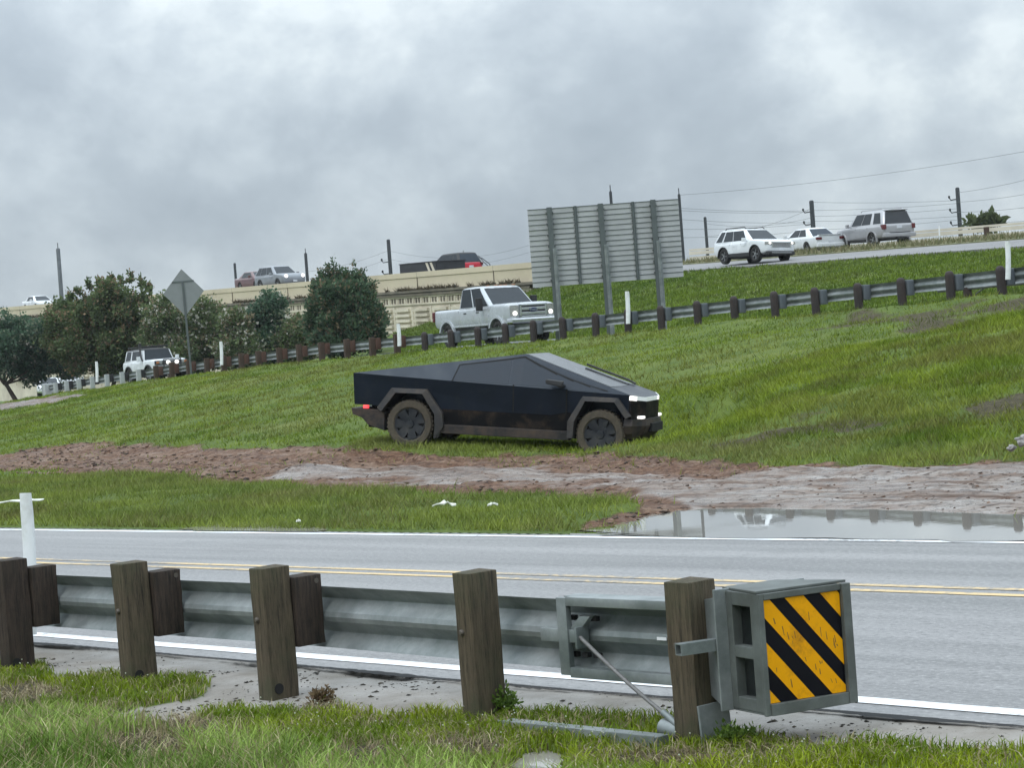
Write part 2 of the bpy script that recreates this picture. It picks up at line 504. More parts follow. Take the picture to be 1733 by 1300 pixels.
TRK_MID = (TRUCK_R + TRUCK_F) / 2


def ground_z(x, y):
    """terrain height, masks included"""
    x = np.asarray(x, float); y = np.asarray(y, float)
    z = H(x, y)
    # level the bank to the wheels of the black pickup
    ax = np.array([TRUCK_F.x - TRUCK_R.x, TRUCK_F.y - TRUCK_R.y]); L = np.hypot(*ax); ax /= L
    a = (x - TRUCK_R.x) * ax[0] + (y - TRUCK_R.y) * ax[1]
    b = -(x - TRUCK_R.x) * ax[1] + (y - TRUCK_R.y) * ax[0]
    zt = 0.31 + (0.0 - 0.31) * a / L
    zt = np.clip(zt, -0.1, 0.48)
    d = np.hypot(np.maximum(np.abs(a - L / 2) - 2.6, 0), np.maximum(np.abs(b - 0.9) - 1.3, 0))
    k = 1 - sstep(d, 0, 2.4)
    z = z + (zt - z) * k
    zs_ = H(x, y, False); zs_ = zs_ + (zt - zs_) * k
    px, py = project(x, y, zs_)
    u = x * n1[0] + y * n1[1]
    farside = (u > 15.0) & (y > 14) & (y < 140)
    wob = (fbm(x, y, 0.8, 5) - 0.5) * 34
    mud = np.where(farside, np.clip(0.5 + (poly_sd(px, py, MUD) + wob * 0.7) / 9, 0, 1), 0)
    grav = np.where(farside, np.clip(0.5 + (poly_sd(px, py, GRAV) + wob) / 14, 0, 1), 0)
    soil = np.zeros_like(mud)
    for q in SOIL:
        soil = np.maximum(soil, np.where(farside, np.clip(0.5 + (poly_sd(px, py, q) + wob * 1.6) / 24, 0, 1), 0))
    lft = np.where(farside, np.clip(0.5 + (poly_sd(px, py, LEFTG) + wob * 0.15) / 4, 0, 1), 0)
    mud = np.maximum(mud, lft); grav = np.maximum(grav, lft)
    pud = np.where(farside, np.clip(0.5 + poly_sd(px, py, PUD) / 5, 0, 1), 0)
    near = (u < 8.0) & (y > 2) & (y < 24)
    wob2 = (fbm(x, y, 3.0, 4) - 0.5) * 34
    silt = np.where(near, np.clip(0.5 + (poly_sd(px, py, BARE) + wob2) / 10, 0, 1), 0)
    silt = np.maximum(silt, np.where((u > 7.55 + 0.3 * (fbm(x, y, 2.0, 3) - 0.5)) & (u < 8.3), 1.0, 0))
    for q in DIRT:
        soil = np.maximum(soil, np.where(near, np.clip(0.5 + (poly_sd(px, py, q) + wob2 * 0.6) / 16, 0, 1), 0))
    pn = np.where(near, np.clip(0.5 + poly_sd(px, py, PUD_NEAR) / 20, 0, 1), 0)
    lump = mud * (1 - 0.8 * grav)
    e_al = x * -0.75 + y * 0.66
    rut = fbm(e_al * 0.25, u * 2.2, 1.0, 3) - 0.5
    ridge = fbm(e_al * 0.5, u * 3.0, 1.0, 3) - 0.5
    z = z + lump * (-0.05 + (fbm(x, y, 1.7, 3) - 0.5) * 0.05 + (np.abs(fbm(x, y, 3.0, 4) - 0.5) * -0.08) + (fbm(x, y, 7.0, 3) - 0.5) * 0.11 + rut * 0.13 + ridge * 0.12)
    z = z + mud * grav * (rut * 0.05 + (fbm(x, y, 3.0, 3) - 0.5) * 0.04)
    pw = np.where(farside, np.clip(0.5 + (poly_sd(px, py, PUD) + 4 + wob * 0.12) / 9, 0, 1), 0)
    z = z * (1 - pw) - 0.045 * pw - 0.11 * pn
    shore = np.where(farside, np.clip(1.0 + poly_sd(px, py, PUD) / 45, 0, 1), 0) * mud
    z = z * (1 - 0.75 * shore * (1 - pw)) + 0.02 * shore * (1 - pw)
    z = np.where((silt > 0.5) & (u < 8.1), np.minimum(z, -0.012 - 0.02 * np.clip(7.9 - u, 0, 1)), z)
    return z, dict(mud=mud, grav=grav, soil=soil, pud=pud, silt=silt, pn=pn, u=u, px=px, py=py)


def wedge(n, r0, r1, a0=-17.5, a1=17.5):
    a = np.radians(a0 + (a1 - a0) * rng.random(n)); r_ = np.sqrt(r0 * r0 + (r1 * r1 - r0 * r0) * rng.random(n))
    return r_ * np.sin(a), r_ * np.cos(a)


def lerp3(a, b, t):
    return np.asarray(a)[None, :] * (1 - t[:, None]) + np.asarray(b)[None, :] * t[:, None]


def build_ground():
    rows = np.concatenate([np.geomspace(0.4, 4.0, 10)[:-1], np.linspace(4, 12, 130)[:-1], np.geomspace(12, 62, 330)[:-1], np.geomspace(62, 150, 95)[:-1], np.geomspace(150, 4000, 26)])
    ang = np.concatenate([np.linspace(-180, -22, 40)[:-1], np.linspace(-22, 22, 520)[:-1], np.linspace(22, 180, 40)[:-1]])
    A, Rr = np.meshgrid(np.radians(ang), rows)
    X = (Rr * np.sin(A)).ravel(); Y = (Rr * np.cos(A)).ravel()
    z, mk = ground_z(X, Y)
    nr, nc = len(rows), len(ang)
    i = np.arange(nr - 1)[:, None]; j = np.arange(nc)[None, :]
    j2 = (j + 1) % nc
    q = np.stack([i * nc + j + 0 * i, i * nc + j2, (i + 1) * nc + j2, (i + 1) * nc + j + 0 * i], -1).reshape(-1, 4)
    q = q[:, ::-1]
    V = np.stack([X, Y, z], 1)
    ring = np.arange(nc)
    loops = np.concatenate([q.ravel(), ring]); starts = np.concatenate([np.arange(len(q)) * 4, [len(q) * 4]])
    m, nt, b = nodes_of('ground_soil_and_turf')
    a = N(nt, 'ShaderNodeAttribute', attribute_name='Mask'); sp = N(nt, 'ShaderNodeSeparateColor'); nt.links.new(a.outputs['Color'], sp.inputs[0])
    a2 = N(nt, 'ShaderNodeAttribute', attribute_name='Mask2'); sp2 = N(nt, 'ShaderNodeSeparateColor'); nt.links.new(a2.outputs['Color'], sp2.inputs[0])
    big = noise_node(nt, 0.12, 6, 0.65); mid = noise_node(nt, 1.1, 7, 0.7); fine = noise_node(nt, 9.0, 8, 0.75); vf = noise_node(nt, 45, 5, 0.7)
    turf = ramp(nt, big, [(0.3, (0.075, 0.115, 0.018)), (0.52, (0.115, 0.155, 0.026)), (0.72, (0.155, 0.165, 0.045))])
    turf = mixc(nt, ramp(nt, mid, [(0.40, (0, 0, 0)), (0.62, (1, 1, 1))]), turf, (0.065, 0.100, 0.018))
    turf = mixc(nt, ramp(nt, fine, [(0.56, (0, 0, 0)), (0.70, (1, 1, 1))]), turf, (0.13, 0.15, 0.05))
    strk = streak_noise(nt, 1.5, R(140), (0.16, 1.3, 1)); strk2 = streak_noise(nt, 3.2, R(137), (0.12, 1.2, 1))
    mudc = ramp(nt, fine, [(0.34, (0.030, 0.015, 0.009)), (0.47, (0.115, 0.058, 0.034)), (0.57, (0.19, 0.110, 0.070)), (0.70, (0.32, 0.235, 0.17))])
    mudc = mixc(nt, ramp(nt, strk, [(0.50, (0, 0, 0)), (0.62, (0.75, 0.75, 0.75))]), mudc, (0.27, 0.19, 0.135))
    mudc = mixc(nt, ramp(nt, strk2, [(0.36, (0.85, 0.85, 0.85)), (0.46, (0, 0, 0))]), mudc, (0.035, 0.018, 0.011))
    mudc = mixc(nt, ramp(nt, vf, [(0.55, (0, 0, 0)), (0.66, (0.8, 0.8, 0.8))]), mudc, (0.055, 0.030, 0.02))
    grv = ramp(nt, strk2, [(0.38, (0.075, 0.043, 0.028)), (0.47, (0.165, 0.120, 0.095)), (0.56, (0.225, 0.19, 0.165)), (0.64, (0.29, 0.265, 0.245))])
    grv = mixc(nt, ramp(nt, fine, [(0.52, (0, 0, 0)), (0.58, (1, 1, 1))]), grv, (0.065, 0.045, 0.034))
    grv = mixc(nt, ramp(nt, vf, [(0.57, (0, 0, 0)), (0.64, (0.9, 0.9, 0.9))]), grv, (0.05, 0.038, 0.03))
    slt = ramp(nt, mid, [(0.35, (0.185, 0.165, 0.14)), (0.65, (0.29, 0.272, 0.25))])
    slt = mixc(nt, ramp(nt, vf, [(0.60, (0, 0, 0)), (0.68, (1, 1, 1))]), slt, (0.075, 0.065, 0.05))
    sol = ramp(nt, fine, [(0.36, (0.028, 0.022, 0.012)), (0.52, (0.065, 0.055, 0.028)), (0.66, (0.12, 0.095, 0.05))])

    def thr(sock, amt=0.7):
        k = math_n(nt, 'MULTIPLY_ADD', math_n(nt, 'SUBTRACT', fine, 0.5), amt, sock)
        return ramp(nt, k, [(0.38, (0, 0, 0)), (0.62, (1, 1, 1))])
    c = mixc(nt, thr(sp.outputs[2]), turf, sol)
    kmud = thr(sp.outputs[0]); kg = math_n(nt, 'MULTIPLY', kmud, ramp(nt, math_n(nt, 'MULTIPLY_ADD', math_n(nt, 'SUBTRACT', strk, 0.5), 2.2, sp.outputs[1]), [(0.42, (0, 0, 0)), (0.78, (1, 1, 1))]))
    c = mixc(nt, kmud, c, mudc); c = mixc(nt, kg, c, grv)
    ks = thr(sp2.outputs[0]); c = mixc(nt, ks, c, slt)
    nt.links.new(c, b.inputs['Base Color'])
    wet = math_n(nt, 'MAXIMUM', kg, ks)
    wetn = math_n(nt, 'MULTIPLY', wet, ramp(nt, mid, [(0.38, (0.15, 0.15, 0.15)), (0.58, (1, 1, 1))]))
    rgh = math_n(nt, 'MULTIPLY_ADD', wetn, -0.34, 0.9)
    rgh = math_n(nt, 'MULTIPLY_ADD', math_n(nt, 'MULTIPLY', kmud, ramp(nt, mid, [(0.42, (0, 0, 0)), (0.56, (1, 1, 1))])), -0.30, rgh)
    nt.links.new(rgh, b.inputs['Roughness'])
    b.inputs['Specular IOR Level'].default_value = 0.22
    hh = math_n(nt, 'ADD', fine, math_n(nt, 'MULTIPLY', vf, 0.3))
    hh = math_n(nt, 'MULTIPLY_ADD', math_n(nt, 'MULTIPLY', strk2, kmud), 1.6, hh)
    bp = N(nt, 'ShaderNodeBump'); bp.inputs['Distance'].default_value = 0.08
    nt.links.new(math_n(nt, 'MULTIPLY_ADD', wet, -0.5, 0.7), bp.inputs['Strength'])
    nt.links.new(hh, bp.inputs['Height']); nt.links.new(bp.outputs[0], b.inputs['Normal'])
    o = np_mesh('ground', V, loops, starts, m, None, None, True)
    for nm, ch in (('Mask', (mk['mud'], mk['grav'], mk['soil'])), ('Mask2', (mk['silt'], mk['pn'], mk['pud']))):
        at = o.data.attributes.new(nm, 'FLOAT_COLOR', 'POINT')
        c4 = np.ones((len(V), 4), np.float32)
        for t in range(3): c4[:, t] = ch[t]
        at.data.foreach_set('color', c4.ravel())
    tag(o, 'ground of grassy banks, churned mud and wet silt', 'ground', kind='structure')


build_ground()

# ------------------------------------------------------------------ road (local x along the road towards the near right, y across it)
ROADM = Matrix.Translation(Vector((n1[0] * 8.0, n1[1] * 8.0, 0))) @ frame((e1[0], e1[1], 0), (n1[0], n1[1], 0), (0, 0, 1)).to_4x4()


def road_obj(name, mb, m, label, cat, sharp=None):
    o = mb.build(name, m, None, sharp); o.matrix_basis = ROADM
    return tag(o, label, cat, kind='structure')


def asphalt(name, base, wetness):
    m, nt, b = nodes_of(name)
    stre = noise_node(nt, 1.0, 5, 0.6, stretch=(0.05, 1.6, 1)); blot = noise_node(nt, 0.6, 6, 0.6, stretch=(0.4, 1, 1))
    agg = noise_node(nt, 42, 3, 0.75, stretch=(0.6, 1, 1)); agg2 = noise_node(nt, 26, 4, 0.8, stretch=(0.6, 1, 1))
    lo = tuple(c * 0.62 for c in base); hi = tuple(c * 1.18 for c in base)
    c = ramp(nt, stre, [(0.37, lo), (0.60, hi)])
    c = mixc(nt, ramp(nt, agg, [(0.52, (0, 0, 0)), (0.64, (0.85, 0.85, 0.85))]), c, tuple(x * 1.6 for x in base))
    c = mixc(nt, ramp(nt, agg2, [(0.52, (0, 0, 0)), (0.64, (0.85, 0.85, 0.85))]), c, tuple(x * 0.42 for x in base))
    c = mixc(nt, ramp(nt, noise_node(nt, 0.9, 9, 0.72, stretch=(0.5, 1.2, 1)), [(0.56, (0, 0, 0)), (0.70, (0.6, 0.6, 0.6))]), c, tuple(x * 0.55 for x in base))
    nt.links.new(c, b.inputs['Base Color'])
    k = math_n(nt, 'MULTIPLY_ADD', stre, 0.35, math_n(nt, 'MULTIPLY', blot, 0.35))
    nt.links.new(ramp(nt, k, [(0.28, (wetness,) * 3), (0.5, (wetness + 0.22,) * 3)]), b.inputs['Roughness'])
    b.inputs['Specular IOR Level'].default_value = 0.5
    bump(nt, b, agg, 0.25, 0.004)
    return m


MT['asphalt'] = asphalt('wet_grey_asphalt', (0.195, 0.189, 0.186), 0.36)
MT['asphalt_pale'] = asphalt('pale_concrete_roadway', (0.185, 0.18, 0.178), 0.62)


def strip(x0, x1, y0, y1, z, nx=200, jit=0.0, zt=None):
    mb = MB(); vs = []; fs = []
    for i in range(nx + 1):
        x = x0 + (x1 - x0) * i / nx
        vs += [(x, y0 + random.uniform(-jit, jit), z), (x, y1 + random.uniform(-jit, jit), z)]
    for i in range(nx): fs.append((2 * i, 2 * i + 2, 2 * i + 3, 2 * i + 1))
    return mb.add(vs, fs)


rd = MB()
for (za, zb) in ((-0.12, 0.0),):
    n = 900; vs = []; fs = []
    for i in range(n + 1):
        x = -260 + 320 * i / n
        ja = 0.05 * math.sin(x * 0.9) + random.uniform(-0.025, 0.025); jb = 0.07 * math.sin(x * 0.7 + 1) + random.uniform(-0.03, 0.03)
        vs += [(x, 0.02 + ja * 0.4, za), (x, 0.02 + ja * 0.4, zb), (x, 7.10 + jb, zb), (x, 7.10 + jb, za)]
    for i in range(n):
        a = 4 * i
        for k in range(3): fs.append((a + k, a + 4 + k, a + 5 + k, a + 1 + k))
    rd.add(vs, fs)
road_obj('road', rd, MT['asphalt'], 'wet grey two lane asphalt road', 'road')


def paint(name, col, worn):
    m, nt, b = nodes_of(name)
    f = noise_node(nt, 14, 6, 0.75); g = noise_node(nt, 1.5, 4, 0.6, stretch=(0.3, 1, 1))
    k = math_n(nt, 'MULTIPLY_ADD', g, 0.5, math_n(nt, 'MULTIPLY', f, 0.6))
    c = mixc(nt, ramp(nt, k, [(worn, (0, 0, 0)), (worn + 0.12, (1, 1, 1))]), col, (0.19, 0.185, 0.18))
    nt.links.new(c, b.inputs['Base Color']); b.inputs['Roughness'].default_value = 0.5
    return m


MT['line_white'] = paint('white_line_paint', (0.74, 0.75, 0.76), 0.60)
MT['line_far'] = paint('white_line_paint_far', (0.74, 0.75, 0.76), 0.58)
MT['line_yellow'] = paint('worn_yellow_line_paint', (0.60, 0.43, 0.20), 0.52)
road_obj('edge_line', strip(-250, 50, 0.22, 0.36, 0.004, 600, 0.006), MT['line_white'], 'near white edge line on the wet road', 'road line')
road_obj('edge_line', strip(-250, 50, 6.76, 6.88, 0.004, 600, 0.006), MT['line_far'], 'far white edge line beside the puddle', 'road line')
road_obj('centre_line', strip(-250, 50, 3.86, 3.96, 0.004, 600, 0.005), MT['line_yellow'], 'nearer stripe of the worn double yellow line', 'road line')
road_obj('centre_line', strip(-250, 50, 4.12, 4.22, 0.004, 600, 0.005), MT['line_yellow'], 'farther stripe of the worn double yellow line', 'road line')
# ragged dark joint between asphalt and silt
jt = MB(); vs = []; fs = []; n = 1500
for i in range(n + 1):
    x = -40 + 60 * i / n
    off = 0.05 * math.sin(x * 0.9) * 0.4 + 0.012 * math.sin(x * 2.3) + random.uniform(-0.006, 0.006)
    wd = max(0.006, 0.022 + 0.016 * math.sin(x * 1.7) + 0.012 * math.sin(x * 5.1 + 1) + random.uniform(-0.012, 0.012))
    vs += [(x, -0.012 + off - wd, 0.003), (x, -0.012 + off + wd * 0.5, 0.005)]
for i in range(n): fs.append((2 * i, 2 * i + 2, 2 * i + 3, 2 * i + 1))
road_obj('road_joint', jt.add(vs, fs), MT['void'], 'dark ragged crack along the near edge of the asphalt', 'crack')


def water_mat(name, col):
    m, nt, b = nodes_of(name)
    b.inputs['Base Color'].default_value = (*col, 1); b.inputs['Roughness'].default_value = 0.015
    b.inputs['IOR'].default_value = 1.33; b.inputs['Specular IOR Level'].default_value = 0.7
    n_ = noise_node(nt, 2.5, 4, 0.6, stretch=(1, 1, 1)); bump(nt, b, n_, 0.012, 0.02)
    return m


MT['water'] = water_mat('muddy_puddle_water', (0.24, 0.225, 0.20))


def puddle(poly, z, label, jit=0.0, sub=6):
    mb = MB(); pts = []
    n = len(poly)
    for i in range(n):
        a, b_ = poly[i], poly[(i + 1) % n]
        for k in range(sub):
            t = k / sub
            q = G(a[0] + (b_[0] - a[0]) * t, a[1] + (b_[1] - a[1]) * t, z)
            q.x += random.uniform(-jit, jit); q.y += random.uniform(-jit, jit)
            pts.append(q)
    mb.add(pts, [tuple(range(len(pts)))])
    o = mb.build('puddle', MT['water'], None)
    return tag(o, label, 'puddle', kind='structure')


puddle(PUD, 0.008, 'wide puddle reflecting sky beyond the far white line', 0.10)
puddle(PUD_NEAR, -0.035, 'small puddle in the foreground grass', 0.02)
puddle(PUD_EDGE, 0.007, 'narrow puddle along the edge of the grass strip', 0.05)

def clods(n, name, label, r0, r1, a0, a1, pick, smin, smax, c0, c1, zoff=0.0):
    x, y = wedge(n, r0, r1, a0, a1); z, mk = ground_z(x, y); ok = pick(mk, x, y)
    q = np.stack([x, y, z + zoff], 1)[ok]; m = len(q)
    sz = (smin + (smax - smin) * rng.random(m) ** 4) * (1 - 0.5 * mk['grav'][ok])
    off = np.array([[-1, 0, 0.1], [0, -1, 0], [1, 0, 0.05], [0, 1, 0], [0.2, 0.1, 0.75], [0, 0, -0.6]])
    V = q[:, None, :] + (off[None] + (rng.random((m, 6, 3)) - 0.5) * 0.9) * sz[:, None, None] * np.array([1.5, 1.0, 0.8])
    tri = np.array([[0, 1, 4], [1, 2, 4], [2, 3, 4], [3, 0, 4], [1, 0, 5], [2, 1, 5], [3, 2, 5], [0, 3, 5]])
    loops = (np.arange(m)[:, None, None] * 6 + tri[None]).ravel()
    C = np.repeat(lerp3(c0, c1, rng.random(m) ** 1.5), 6, 0)
    o = np_mesh(name, V.reshape(-1, 3), loops, np.arange(m * 8) * 3, MT['clod'], C)
    tag(o, label, 'mud', kind='stuff')


# ------------------------------------------------------------------ ramp, highway deck
MT['deck_turf'] = mat('verge_turf', (0.11, 0.12, 0.05), 0.9, 0, 0.4, 2, (0.20, 0.18, 0.10), 0.4, 1.0)


def strip_z(fn, a0, a1, na, bs, name, m, label, cat, thick=0.25):
    """sheet with thickness over (along, across) coordinates"""
    mb = MB(); vs = []; fs = []; nb = len(bs)
    for i in range(na + 1):
        s = a0 + (a1 - a0) * i / na
        top = [Vector(fn(s, b_)) for b_ in bs]
        vs += top + [p - Vector((0, 0, thick)) for p in reversed(top)]
    k = 2 * nb
    for i in range(na):
        for j in range(k):
            j2 = (j + 1) % k
            fs.append((i * k + j, (i + 1) * k + j, (i + 1) * k + j2, i * k + j2))
    fs.append(tuple(range(k))); fs.append(tuple(range((na + 1) * k - 1, na * k - 1, -1)))
    o = mb.add(vs, fs).build(name, m, None, 30)
    return tag(o, label, cat, kind='structure')


def ramp_pt(s, v):
    x = p2[0] - e2[0] * s + n2[0] * v; y = p2[1] - e2[1] * s + n2[1] * v
    return (x, y, float(H(np.array([x]), np.array([y]), False)[0]) + 0.03)


strip_z(ramp_pt, -60, 140, 100, [3.0, 5.5, 8.3], 'ramp_road', MT['asphalt_dark'], 'ramp road running behind the far guardrail', 'road', 0.2)


def hw_pt(s, w, dz=0.0):
    return Vector((p3[0] + e3[0] * s + n3[0] * w, p3[1] + e3[1] * s + n3[1] * w, deck(s) + float(deck_rise(s, w)) + dz))


strip_z(lambda s, w: hw_pt(s, w), -230, 110, 110, [0.25, 3, 6, 7, 10.2, 14, 19], 'highway', MT['asphalt_pale'], 'pale highway deck climbing to the left', 'road', 0.25)
strip_z(lambda s, w: hw_pt(s, w, 0.05 + 0.12 * (1 - abs(w - 8.6) / 1.6)), 4, 110, 60, [7.0, 7.8, 8.6, 9.4, 10.2], 'median_verge', MT['deck_turf'], 'strip of rough turf between highway lanes', 'verge', 0.1)


# ================================================================== GRASS
def blades(name, pos, h, w, lean, col, label, three=True):
    n = len(pos); yaw = rng.random(n) * 2 * np.pi; az = rng.random(n) * 2 * np.pi
    sx, sy = np.cos(yaw) * w / 2, np.sin(yaw) * w / 2
    lx, ly = np.cos(az) * lean, np.sin(az) * lean
    S = np.stack([sx, sy, 0 * sx], 1); Lv = np.stack([lx, ly, 0 * lx], 1); up = np.zeros((n, 3)); up[:, 2] = 1
    hh = h[:, None]
    b0 = pos - up * 0.02
    if three:
        m0 = pos + up * hh * 0.62 + Lv * 0.34; tp = pos + up * hh * 0.97 + Lv
        V = np.stack([b0 - S, b0 + S, m0 + S * 0.75, m0 - S * 0.75, tp], 1).reshape(-1, 3)
        base = (np.arange(n) * 5)[:, None]
        loops = (base + np.array([[0, 1, 2, 3, 3, 2, 4]])).ravel()
        starts = (np.arange(n)[:, None] * 7 + np.array([[0, 4]])).ravel()
        sh = np.array([0.85, 0.85, 1.0, 1.0, 1.08])
        k = 5
    else:
        tp = pos + up * hh + Lv
        V = np.stack([b0 - S, b0 + S, tp], 1).reshape(-1, 3)
        loops = np.arange(n * 3); starts = np.arange(n) * 3; k = 3
    C = np.repeat(col, k, axis=0)
    o = np_mesh(name, V, loops, starts, MT['grass'], C)
    return tag(o, label, 'grass', kind='stuff')


def palette(x, y, sc, dry, n):
    t = np.clip((fbm(x, y, sc, 4) - 0.32) / 0.36, 0, 1)
    tb = np.clip((fbm(x - 7, y + 31, 1.5, 4) - 0.36) / 0.28, 0, 1)
    t = 0.45 * t + 0.55 * tb
    c = lerp3((0.090, 0.150, 0.012), (0.245, 0.300, 0.035), t)
    t2 = np.clip((fbm(x + 40, y - 13, sc * 1.7, 3) - 0.5) / 0.2, 0, 1) * dry
    c = c * (1 - t2[:, None]) + np.array([0.22, 0.205, 0.075])[None, :] * t2[:, None]
    t3 = np.clip((fbm(x + 3, y + 71, 0.9, 4) - 0.56) / 0.1, 0, 1) * (0.3 + 0.5 * dry) * (rng.random(n) < 0.6)
    c = c * (1 - t3[:, None]) + np.array([0.13, 0.105, 0.045])[None, :] * t3[:, None]
    return c * np.array([0.86, 0.90, 0.60]) * (0.55 + 0.8 * rng.random(n))[:, None]


def grass_far(n, r0, r1, hmin, hmax, wd, name, label, keep):
    x, y = wedge(n, r0, r1, -21, 21)
    z, mk = ground_z(x, y)
    v = x * n2[0] + y * n2[1] - c2
    dens = (1 - np.clip(mk['mud'] * 1.25 - 0.1, 0, 0.985)) * (1 - 0.80 * mk['soil']) * (mk['grav'] * mk['mud'] < 0.25) * np.clip(0.25 + 2.6 * (fbm(x, y, 1.2, 4) - 0.30), 0.15, 1) * (mk['pud'] < 0.3) * (mk['u'] > 15.25)
    ok = (rng.random(n) < dens) & keep(mk, v)
    x, y, z, v = x[ok], y[ok], z[ok], v[ok]; n = len(x)
    soil = mk['soil'][ok]
    t = fbm(x, y, 0.5, 3)
    h = (hmin + (hmax - hmin) * rng.random(n) ** 1.5) * (0.6 + 0.9 * t)
    col = palette(x, y, 0.22, 0.55, n)
    if name == 'median_grass':
        ms = (v < -15.5)[:, None]; col = np.where(ms, col * 0.74 + np.array([0.23, 0.235, 0.10]) * 0.26 * (0.6 + 0.8 * rng.random(n))[:, None], col)
    col = col * (1 - 0.55 * soil[:, None]) + np.array([0.09, 0.075, 0.04])[None, :] * 0.55 * soil[:, None]
    return blades(name, np.stack([x, y, z], 1), h, wd * (0.6 + 0.8 * rng.random(n)) * (y / ((r0 + r1) / 2)) ** 0.5, h * (0.35 + 1.0 * rng.random(n)), col, label, False)


grass_far(740000, 17, 46, 0.035, 0.13, 0.019, 'median_grass', 'tufted green grass strip between the road and the mud', lambda mk, v: v < 0.5)
grass_far(900000, 45, 125, 0.04, 0.12, 0.032, 'slope_grass', 'long green grass on the bank below the far guardrail', lambda mk, v: (v < 0.6))
x_, y_ = None, None


def hill_grass(n):
    x, y = wedge(n, 52, 122, -3, 17.5)
    z = H(x, y); v = x * n2[0] + y * n2[1] - c2; w = x * n3[0] + y * n3[1] - c3
    ok = (v > 0.6) & (w < -0.1) & ((v < 2.9) | (v > 8.4)); x, y, z = x[ok], y[ok], z[ok]; n = len(x)
    h = 0.05 + 0.12 * rng.random(n) ** 1.5
    col = palette(x, y, 0.10, 0.25, n) * np.array([0.62, 0.70, 0.72])
    blades('hill_grass', np.stack([x, y, z], 1), h, 0.06 * (0.6 + 0.8 * rng.random(n)), h * (0.2 + 0.6 * rng.random(n)), col, 'short green grass on the slope up to the highway', False)


hill_grass(260000)


def verge_weeds(n):
    s = 5 + 100 * rng.random(n); w = 7.1 + 3.0 * rng.random(n)
    pts = np.array([tuple(hw_pt(a, b, 0.08)) for a, b in zip(s, w)])
    h = 0.12 + 0.30 * rng.random(n) ** 2
    c = lerp3((0.10, 0.12, 0.045), (0.24, 0.21, 0.12), rng.random(n))
    blades('verge_weeds', pts, h, 0.06 + 0.04 * rng.random(n), h * 0.5, c, 'straw coloured weeds in the strip between highway lanes', False)


verge_weeds(16000)


def grass_near(n):
    x, y = wedge(n, 4.0, 20, -33, 33)
    z, mk = ground_z(x, y)
    u, px, py = mk['u'], mk['px'], mk['py']
    edge = 7.72 + 0.35 * (fbm(x, y, 2.2, 3) - 0.5)
    dens = (1 - np.clip(mk['silt'] * 1.6 - 0.2, 0, 1)) * (1 - 0.95 * mk['soil']) * (mk['pn'] < 0.35) * (u < edge)
    dens = dens * np.clip(0.30 + 2.4 * (fbm(x, y, 4.5, 4) - 0.32), 0.12, 1)
    ok = (rng.random(n) < dens)
    x, y, z, u, px, py = [q[ok] for q in (x, y, z, u, px, py)]; n = len(x); soil = mk['soil'][ok]; silt = mk['silt'][ok]
    mat_ = sstep(u, 5.9, 6.8)                       # low mats of clover near the posts, long blades nearer the camera
    f = fbm(x, y, 1.3, 4)
    h = (0.020 + 0.045 * rng.random(n)) * mat_ + (0.04 + 0.11 * rng.random(n) ** 1.6) * (1 - mat_) * (0.5 + 1.0 * f)
    w = 0.0065 * mat_ + 0.0068 * (1 - mat_)
    c_mat = lerp3((0.105, 0.170, 0.004), (0.26, 0.315, 0.012), np.clip((f - 0.3) / 0.4, 0, 1))
    t = np.clip((fbm(x + 9, y + 5, 2.0, 3) - 0.32) / 0.36, 0, 1)
    c_long = lerp3((0.095, 0.170, 0.018), (0.30, 0.41, 0.095), t)
    c = c_mat * mat_[:, None] + c_long * (1 - mat_[:, None])
    dead = (rng.random(n) < 0.10 + 0.16 * (1 - mat_) + 0.4 * soil)
    c[dead] = lerp3((0.23, 0.18, 0.085), (0.42, 0.38, 0.22), rng.random(n))[dead]
    c *= (0.55 + 0.8 * rng.random(n))[:, None]
    blades('verge_grass', np.stack([x, y, z], 1), h, w * (0.7 + 0.7 * rng.random(n)), h * (0.25 + 0.9 * rng.random(n)), c, 'bright green grass and clover around the near guardrail posts', True)
    # tiny white clover heads
    k = rng.random(n) < 0.006 * mat_
    q = np.stack([x, y, z + 0.055 + 0.03 * rng.random(n)], 1)[k]; m = len(q)
    off = np.array([[-1, 0, 0], [0, -1, 0], [1, 0, 0], [0, 1, 0], [0, 0, 1], [0, 0, -1]]) * 0.0046
    V = (q[:, None, :] + off[None]).reshape(-1, 3)
    tri = np.array([[0, 1, 4], [1, 2, 4], [2, 3, 4], [3, 0, 4], [1, 0, 5], [2, 1, 5], [3, 2, 5], [0, 3, 5]])
    loops = (np.arange(m)[:, None, None] * 6 + tri[None]).ravel()
    o = np_mesh('clover_flowers', V, loops, np.arange(m * 8) * 3, MT['leaf'], np.tile(np.array([[0.6, 0.62, 0.5]]), (len(V), 1)))
    tag(o, 'tiny white clover flowers in the near grass', 'flowers', kind='stuff')


grass_near(1350000)


def thatch(n):
    x, y = wedge(n, 4.0, 20, -33, 33); z, mk = ground_z(x, y)
    ok = (mk['u'] < 7.5) & (mk['silt'] < 0.5) & (fbm(x, y, 1.9, 4) > 0.44 + 0.25 * rng.random(n) - 0.25 * mk['soil'])
    x, y, z = x[ok], y[ok], z[ok]; n = len(x)
    h = 0.012 + 0.03 * rng.random(n)
    c = lerp3((0.13, 0.095, 0.05), (0.42, 0.36, 0.22), rng.random(n) ** 1.3)
    blades('dead_grass', np.stack([x, y, z + 0.01], 1), h, 0.0055 * (0.6 + 0.8 * rng.random(n)), 0.05 + 0.10 * rng.random(n), c, 'dead straw lying in the near grass', True)


thatch(300000)

